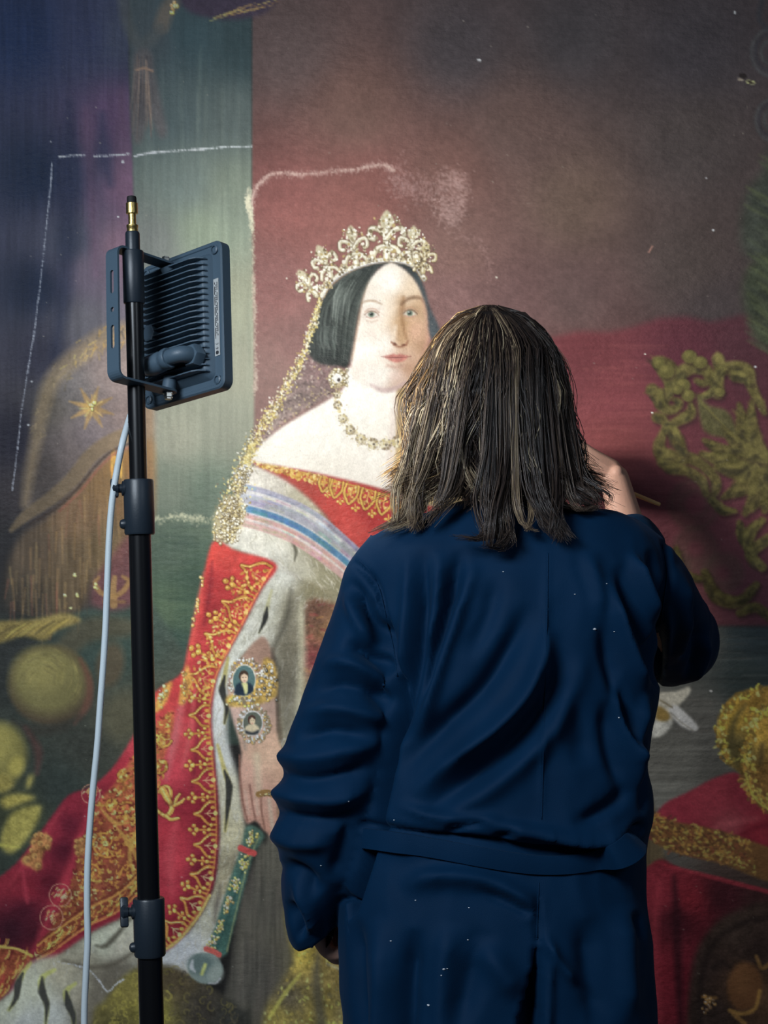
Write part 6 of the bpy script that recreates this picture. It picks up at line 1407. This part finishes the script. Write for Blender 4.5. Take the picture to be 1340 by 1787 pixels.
# cuff hem of the lowered sleeve
# lint on the cloth
m_lint = mat('white_lint', (0.75, 0.78, 0.82), 0.9)
bm = bmesh.new()
for (x, y, r_) in ((1037, 1098, 3.4), (1058, 1019, 1.6), (1003, 1037, 1.5), (1072, 1102, 1.5), (878, 998, 1.5), (774, 1691, 2.8), (748, 1754, 3.2), (676, 1474, 3.0), (725, 1571, 1.5), (682, 1642, 1.6), (816, 1640, 1.6), (780, 1690, 1.6), (770, 1702, 1.6), (1080, 1252, 1.8), (688, 1431, 1.6), (818, 1584, 1.4), (560, 1510, 1.5), (608, 1398, 1.4)):
    h, nn = cloth_hit(x, y)
    if h is None: continue
    M_ = nn.to_track_quat('Z', 'Y').to_matrix().to_4x4(); M_.translation = h + nn * .0008
    bmesh.ops.create_icosphere(bm, subdivisions=1, radius=r_ / 1700, matrix=M_ @ Matrix.Diagonal((1.3, .7, .5, 1)))
lint = bm_obj('lint', bm, m_lint, coat); tag(lint, kind='stuff')
# ---- hair: combed strands over a dark under-layer
m_hair = bpy.data.materials.new('brown_hair'); m_hair.use_nodes = True
nt = m_hair.node_tree; b = nt.nodes['Principled BSDF']
hc_ = nt.nodes.new('ShaderNodeVertexColor'); hc_.layer_name = 'tone'; nt.links.new(hc_.outputs['Color'], b.inputs['Base Color'])
b.inputs['Roughness'].default_value = 0.32; b.inputs['Specular IOR Level'].default_value = 0.55
hr = np.random.default_rng(11)
_ET = spline(list(zip([533, 537, 545, 570, 600, 640, 690, 750, 800, 850, 890, 930, 965], [850, 830, 808, 779, 757, 740, 722, 716, 712, 708, 702, 690, 684], [856, 880, 906, 940, 960, 976, 988, 993, 998, 1010, 1022, 1010, 1000], [.012, .036, .058, .088, .108, .119, .124, .120, .112, .106, .105, .108, .112])), 240)
def env(row):          # outline of the hair at a row: centre column, half width, half depth (m)
    cl, cr, hd = (np.interp(row, _ET[:, 0], _ET[:, k]) for k in (1, 2, 3))
    return (cl + cr) / 2, (cr - cl) / 2, hd
def hair_pt(row, ang, k):      # ang 0 = straight back, +-90 deg = the sides
    c, hw, hd = env(row); y = HC.y - hd * math.cos(ang) * k + (.0 if row < 700 else -.014 * min(1, (row - 700) / 150))
    q = P(c + hw * math.sin(ang) * k, row, y); return q
strands, tones = [], []
pal = [np.array(s2l(c)) for c in ((40, 33, 32), (55, 45, 41), (78, 64, 56), (110, 92, 76), (158, 137, 110), (206, 187, 155))]
NCL = 250
NS = 15
for c in range(NCL):
    ang = hr.uniform(-1.95, 1.95); lay = hr.uniform(0.80, 1.0)
    part = 846 + hr.normal(0, 5)                                    # parting near the crown
    end = 858 + 36 * math.cos(ang) ** 2 * hr.uniform(.15, 1.0) + hr.normal(0, 10) - (0 if abs(ang) < 1.2 else 10)
    if abs(ang) > 1.5: end = hr.uniform(840, 905)
    if hr.random() < .18: end -= hr.uniform(30, 120)
    w1, w2 = hr.normal(0, .15), hr.normal(0, .20); curl = float(np.clip(hr.normal(0, .7), -1, 1)); flare = hr.uniform(0, 1)
    tone_c = hr.choice(6, p=[.32, .28, .17, .11, .08, .04])
    gold = np.array((1.25, 1.0, .62)) if ang < -.85 else np.ones(3)  # left strands tinted golden: the floodlight's glow put into their colour
    if ang < -1.0: tone_c = min(5, tone_c + 1)  # lamp-side strands lightened in colour as well
    drc = spline(np.vstack([np.zeros((2, 3)), hr.normal(0, .006, (1, 3)), hr.normal(0, .010, (2, 3))]), NS)
    if end < 820: curl *= .3; flare = 0.0
    wamp = hr.uniform(.006, .024); wlen = hr.uniform(17, 34); wph = hr.uniform(0, 6.3)
    nst = int(hr.uniform(16, 30)); wide = hr.uniform(.05, .12)
    tipw = hr.uniform(.4, .85)
    for s in range(nst):
        da = hr.normal(0, wide); dk = hr.normal(0, .035); e2 = end + hr.normal(0, 7); ph = hr.uniform(-.05, .05)
        pts = []; dr = spline(np.vstack([np.zeros((1, 3)), hr.normal(0, .0018, (3, 3)), hr.normal(0, .0035, (1, 3))]), NS)
        a_t = ang + da
        for j in range(NS):
            t = j / (NS - 1)
            row = 533.5 + (e2 - 533.5) * (t ** 1.2)
            spread = min(1.0, .15 + (row - 533.5) / 26)
            aa = (ang + da * (1.0 if t < .6 else 1 - (1 - tipw) * (t - .6) / .4)) * spread + (w1 * math.sin(t * 4.2 + c) + w2 * math.sin(t * 8 + c * 2 + ph * 6) * .5) * t
            k = (lay + dk) * (1 + .03 * math.sin(t * 9 + c) * t)
            q = hair_pt(row, aa, k)
            q.x += wamp * max(0, t - .3) * math.sin((row - 560) / wlen + wph + da * 2.0); q.y += .6 * wamp * max(0, t - .3) * math.cos((row - 560) / wlen + wph)
            if t > .80:                                              # ends turn outward
                u = (t - .80) / .20
                sd = math.sin(ang)
                q.x += u * u * (.022 * curl + .036 * sd * flare); q.y += -u * u * (.012 + .022 * flare) * max(0, math.cos(ang)); q.z += u * u * .016 * flare
            q += Vector((dr[j, 0] + drc[j, 0], (dr[j, 1] + drc[j, 1]) * .5, dr[j, 2] * .3))
            if t < .25: q.x += (part - 850) / 1280 * (1 - t * 4)
            pts.append(q)
        strands.append(pts)
        tn = pal[int(np.clip(tone_c + hr.integers(-1, 2), 0, 5))] * hr.uniform(.8, 1.2)
        if hr.random() < .05: tn = pal[5] * hr.uniform(.8, 1.1)
        tones.append(tn * gold)
# the long locks that fall on the coat, and the flipped ends at either side
def lock(path, n, w, tone, curlw=.0):
    """path of (col, row, depth)"""
    x0_, y0_, _ = path[0]; c0, hw0, _h = env(y0_); an0 = math.asin(max(-.97, min(.97, (x0_ - c0) / hw0)))
    pre = [hair_pt(r_, an0 * k_, .97) for r_, k_ in ((539, .3), (560, .7), (600, .95)) if r_ < y0_ - 30]
    if y0_ > 660: pre.append(hair_pt(650, an0, .985))
    base = pre + [P(*q) for q in path[1:]]; base = spline([tuple(q) for q in base], NS)
    subs = [(hr.uniform(0, 6), spline(np.vstack([np.zeros((1, 3)), hr.normal(0, .005, (4, 3))]), NS), hr.normal(0, .7, 3)) for _ in range(max(2, n // 22))]
    for s in range(n):
        lkp, dsub, osub = subs[s % len(subs)]
        o1 = osub + hr.normal(0, .45, 3); pts = []; dr = spline(np.vstack([np.zeros((1, 3)), hr.normal(0, .0018, (4, 3)), hr.normal(0, .003, (1, 3))]), NS)
        for j in range(NS):
            t = j / (NS - 1); k = w * (1.0 - .55 * max(0, t - .6) / .4) * (0.5 + min(1, t * 3) * .5)
            pts.append(Vector(base[j] + np.array((.0075 * math.sin(t * 10 + lkp) * t, .005 * math.cos(t * 9 + lkp) * t, 0)) + (dr[j] + dsub[j]) * np.array((1, .5, .3)) + o1 * k * np.array((1, .6, .25)) + np.array((0, 0, hr.normal(0, .001)))))
        cut = hr.uniform(.86, 1.0)
        pp = spline([tuple(q) for q in pts], 60)[: int(60 * cut)]; pp = pp[np.linspace(0, len(pp) - 1, NS).astype(int)]
        strands.append([Vector(q) for q in pp]); tones.append(pal[int(np.clip(tone + hr.integers(-1, 2), 0, 5))] * hr.uniform(.75, 1.2))
B1, B2 = HC.y - .112, HC.y - .165
for (pth, n, w, tn) in (
    ([(742, 700, B1 + .05), (722, 780, B1 + .03), (716, 840, B1 + .02), (712, 885, B1 + .01), (690, 910, B1), (650, 930, B1 + .01)], 150, .0095, 3),
    ([(752, 720, B1 + .04), (728, 800, B1 + .02), (720, 860, B1 + .0), (708, 905, B1 - .01), (664, 926, B1 - .005)], 130, .009, 4),
    ([(762, 730, B1 + .02), (744, 800, B1 + .0), (738, 860, B1 - .01), (734, 905, B1 - .02), (722, 932, B1 - .02)], 120, .009, 3),
    ([(800, 760, B1), (790, 830, B1 - .02), (772, 880, B1 - .03), (748, 922, B1 - .03)], 110, .010, 2),
    ([(860, 700, B1 - .01), (862, 800, B1 - .03), (856, 870, B2 + .01), (858, 915, B2), (846, 940, B2 - .006), (802, 934, B2 - .004)], 110, .0085, 1),
    ([(872, 700, B1 - .01), (870, 800, B1 - .03), (866, 880, B2), (872, 925, B2 - .008), (862, 955, B2 - .012), (846, 950, B2 - .01)], 120, .0095, 1),
    ([(884, 720, B1 - .01), (884, 820, B1 - .03), (880, 890, B2), (886, 935, B2 - .008), (872, 958, B2 - .012)], 110, .0085, 2),
    ([(905, 720, B1), (910, 820, B1 - .02), (912, 880, B2 + .01), (920, 920, B2), (945, 930, B2 - .004)], 50, .006, 3),
    ([(930, 720, B1), (944, 820, B1 - .02), (956, 880, B2 + .01), (972, 920, B2 + .002), (992, 945, B2)], 120, .0105, 1),
    ([(950, 720, B1 + .01), (960, 820, B1 - .01), (962, 890, B2 + .012), (970, 925, B2 + .004), (976, 948, B2)], 110, .0095, 1),
    ([(968, 740, B1 + .03), (984, 820, B1 + .01), (1000, 860, B1 - .01), (1028, 880, B1 - .015), (1046, 886, B1 - .01)], 100, .0105, 1),
    ([(980, 740, B1 + .04), (1000, 815, B1 + .02), (1020, 850, B1 + .0), (1044, 868, B1 - .01), (1048, 890, B1 - .01)], 110, .0095, 1),
    ([(960, 760, B1 + .01), (966, 830, B1 - .01), (990, 880, B1 - .02), (1020, 890, B1 - .02), (1040, 880, B1 - .02)], 80, .0085, 2),
    ([(800, 600, B1 + .02), (802, 700, B1 - .004), (818, 800, B1 - .01), (846, 880, B1 - .03)], 26, .006, 5),
    ([(930, 570, B1 + .04), (968, 660, B1 + .03), (974, 740, B1 + .012), (966, 800, B1 - .004), (976, 830, B1 - .01)], 26, .0045, 5),
    ([(860, 640, B1 + .002), (858, 740, B1 - .012), (876, 840, B1 - .03), (900, 900, B2 + .01)], 24, .008, 4),
    ([(760, 640, B1 + .06), (744, 720, B1 + .04), (740, 790, B1 + .02), (732, 850, B1 + .01)], 60, .008, 4)):
    lock(pth, n, w, tn)
# short cover over the crown
for _ in range(420):
    a0 = hr.uniform(-2.0, 2.0); pts = []; e2 = hr.uniform(590, 680); px = hr.normal(0, 4); lift = hr.uniform(.985, 1.02)
    for j in range(NS):
        t = j / (NS - 1); row = 532.5 + (e2 - 532.5) * t ** 1.7; q = hair_pt(row, a0 * min(1, .35 + t), lift); q.x += px / 1280 * (1 - t); pts.append(q)
    strands.append(pts); tones.append(pal[int(hr.choice(5, p=[.4, .3, .18, .08, .04]))] * hr.uniform(.8, 1.1))
# flyaways
for _ in range(90):
    a0 = hr.uniform(-1.7, 1.7); pts = []; e2 = hr.uniform(760, 930); j1, j2 = hr.normal(0, .12, 2); kk = hr.uniform(1.0, 1.09)
    for j in range(NS):
        t = j / (NS - 1); q = hair_pt(538 + (e2 - 538) * t, a0 * min(1, .2 + 1.6 * t) + j1 * math.sin(t * 5) * t + j2 * t * t, 1 + (kk - 1) * t * 1.4); pts.append(q)
    strands.append(pts); tones.append(pal[int(hr.integers(1, 5))])
S = np.array([[tuple(q) for q in s] for s in strands]); ns = len(S)
# keep the hair outside the coat
for i in range(ns):
    for j in range(NS // 2, NS):
        q = S[i, j]
        if q[2] < neck0.z + .06:
            h = bvh.find_nearest(Vector(q))
            if h[0] is not None and (Vector(q) - h[0]).dot(h[1]) < .004: S[i, j] = np.array(h[0] + h[1] * (.004 + .006 * ((i * 37) % 10) / 10))
T = np.gradient(S, axis=1); T /= np.linalg.norm(T, axis=2, keepdims=True) + 1e-9
ref = np.array((0.3, -1.0, 0.2)); A1 = np.cross(T, ref); A1 /= np.linalg.norm(A1, axis=2, keepdims=True) + 1e-9; A2 = np.cross(T, A1)
rad = 0.00058 * np.interp(np.linspace(0, 1, NS), [0, .1, .75, 1], [1.1, 1, 1, .35])[None, :, None]
rad = rad * hr.uniform(.7, 1.25, (ns, 1, 1))
rings = np.stack([S + (A1 * math.cos(a) + A2 * math.sin(a)) * rad for a in (0.5, 2.594, 4.689)], 2)      # ns, NS, 3, 3
V = rings.reshape(-1, 3)
bi = (np.arange(ns) * NS * 3)[:, None, None] + (np.arange(NS - 1) * 3)[None, :, None] + np.arange(3)[None, None, :]
bn = (np.arange(ns) * NS * 3)[:, None, None] + (np.arange(NS - 1) * 3)[None, :, None] + ((np.arange(3) + 1) % 3)[None, None, :]
Q = np.stack([bi, bn, bn + 3, bi + 3], -1).reshape(-1, 4).astype(np.int32)
me = bpy.data.meshes.new('hair'); me.vertices.add(len(V)); me.vertices.foreach_set('co', V.astype(np.float32).reshape(-1))
me.loops.add(Q.size); me.loops.foreach_set('vertex_index', Q.reshape(-1)); me.polygons.add(len(Q)); me.polygons.foreach_set('loop_start', np.arange(0, Q.size, 4, dtype=np.int32))
me.polygons.foreach_set('use_smooth', np.ones(len(Q), bool)); me.update(calc_edges=True)
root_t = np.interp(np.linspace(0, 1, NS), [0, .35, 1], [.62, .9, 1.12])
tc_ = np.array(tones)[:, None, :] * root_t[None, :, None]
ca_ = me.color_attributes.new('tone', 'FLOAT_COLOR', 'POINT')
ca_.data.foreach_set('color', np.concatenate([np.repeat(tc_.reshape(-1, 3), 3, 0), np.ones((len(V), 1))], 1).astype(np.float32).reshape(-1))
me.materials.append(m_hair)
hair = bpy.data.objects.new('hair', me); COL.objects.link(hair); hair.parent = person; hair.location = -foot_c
tag(hair, 'shoulder-length brown hair with lighter streaks', kind='stuff')
m_cap = mat('dark_hair_roots', s2l((34, 28, 25)), 0.6, bump=0.5, bscale=300)
rows_ = np.linspace(554, 850, 26); cr_ = np.zeros((26, 40, 3))
for i, rw in enumerate(rows_):
    for k in range(40): cr_[i, k] = hair_pt(rw, -2.0 + 4.0 * k / 39, .80)
inner = cr_.copy(); inner[..., 1] += .0; 
Vc = cr_.reshape(-1, 3).tolist(); Fc_ = [(i * 40 + k, i * 40 + k + 1, (i + 1) * 40 + k + 1, (i + 1) * 40 + k) for i in range(25) for k in range(39)]
hcap = link_mesh('hair_underlayer', Vc, Fc_, m_cap, hair)
so = hcap.modifiers.new('thick', 'SOLIDIFY'); so.thickness = .01; so.offset = -1

# ------------------------------------------------------------------ brush in the raised hand, tool in the lowered hand
m_wood = mat('bare_wood_handle', s2l((196, 160, 108)), 0.5, cvar=0.15, bscale=200); m_ferr = mat('brush_ferrule', (0.7, 0.66, 0.5), 0.3, 1.0); m_bris = mat('brush_bristle', s2l((90, 60, 40)), 0.7)
brush = empty('paint_brush', brA); tag(brush, 'thin wooden paint brush held in the raised right hand', 'brush')
db = (brB - brA)
def along(t): return db * t
def br_part(name, prof, material, parent=brush):
    q = db.normalized().to_track_quat('Z', 'Y').to_matrix().to_4x4(); bm = bmesh.new()
    bm_lathe(bm, [(r, t * db.length) for r, t in prof], q, 16); return bm_obj(name, bm, material, parent, angle=50)
br_part('handle', [(.0022, 0), (.0030, .004), (.0034, .10), (.0044, .45), (.0042, .62), (.0030, .80)], m_wood)
br_part('ferrule', [(.0031, .79), (.0034, .80), (.0030, .92)], m_ferr); br_part('bristles', [(.0029, .915), (.0032, .94), (.0020, .975), (.0004, 1.0)], m_bris)
m_pen = mat('black_tool', s2l((14, 15, 18)), 0.2)
pA, pB = P(569, 1654, -0.470), P(584, 1606, -0.435)
pen = empty('black_tool', pA); tag(pen, 'small black pointed tool in the lowered left hand', 'tool')
q_ = (pB - pA).normalized().to_track_quat('Z', 'Y').to_matrix().to_4x4(); bm = bmesh.new(); bm_lathe(bm, [(.0006, 0), (.0030, .010), (.0046, .024), (.0046, .10)], q_, 16); bm_obj('barrel', bm, m_pen, pen, angle=50)
bm = bmesh.new(); bm_lathe(bm, [(.0049, .018), (.0049, .022)], q_, 16); bm_obj('metal_ring', bm, m_zinc, pen, angle=50)
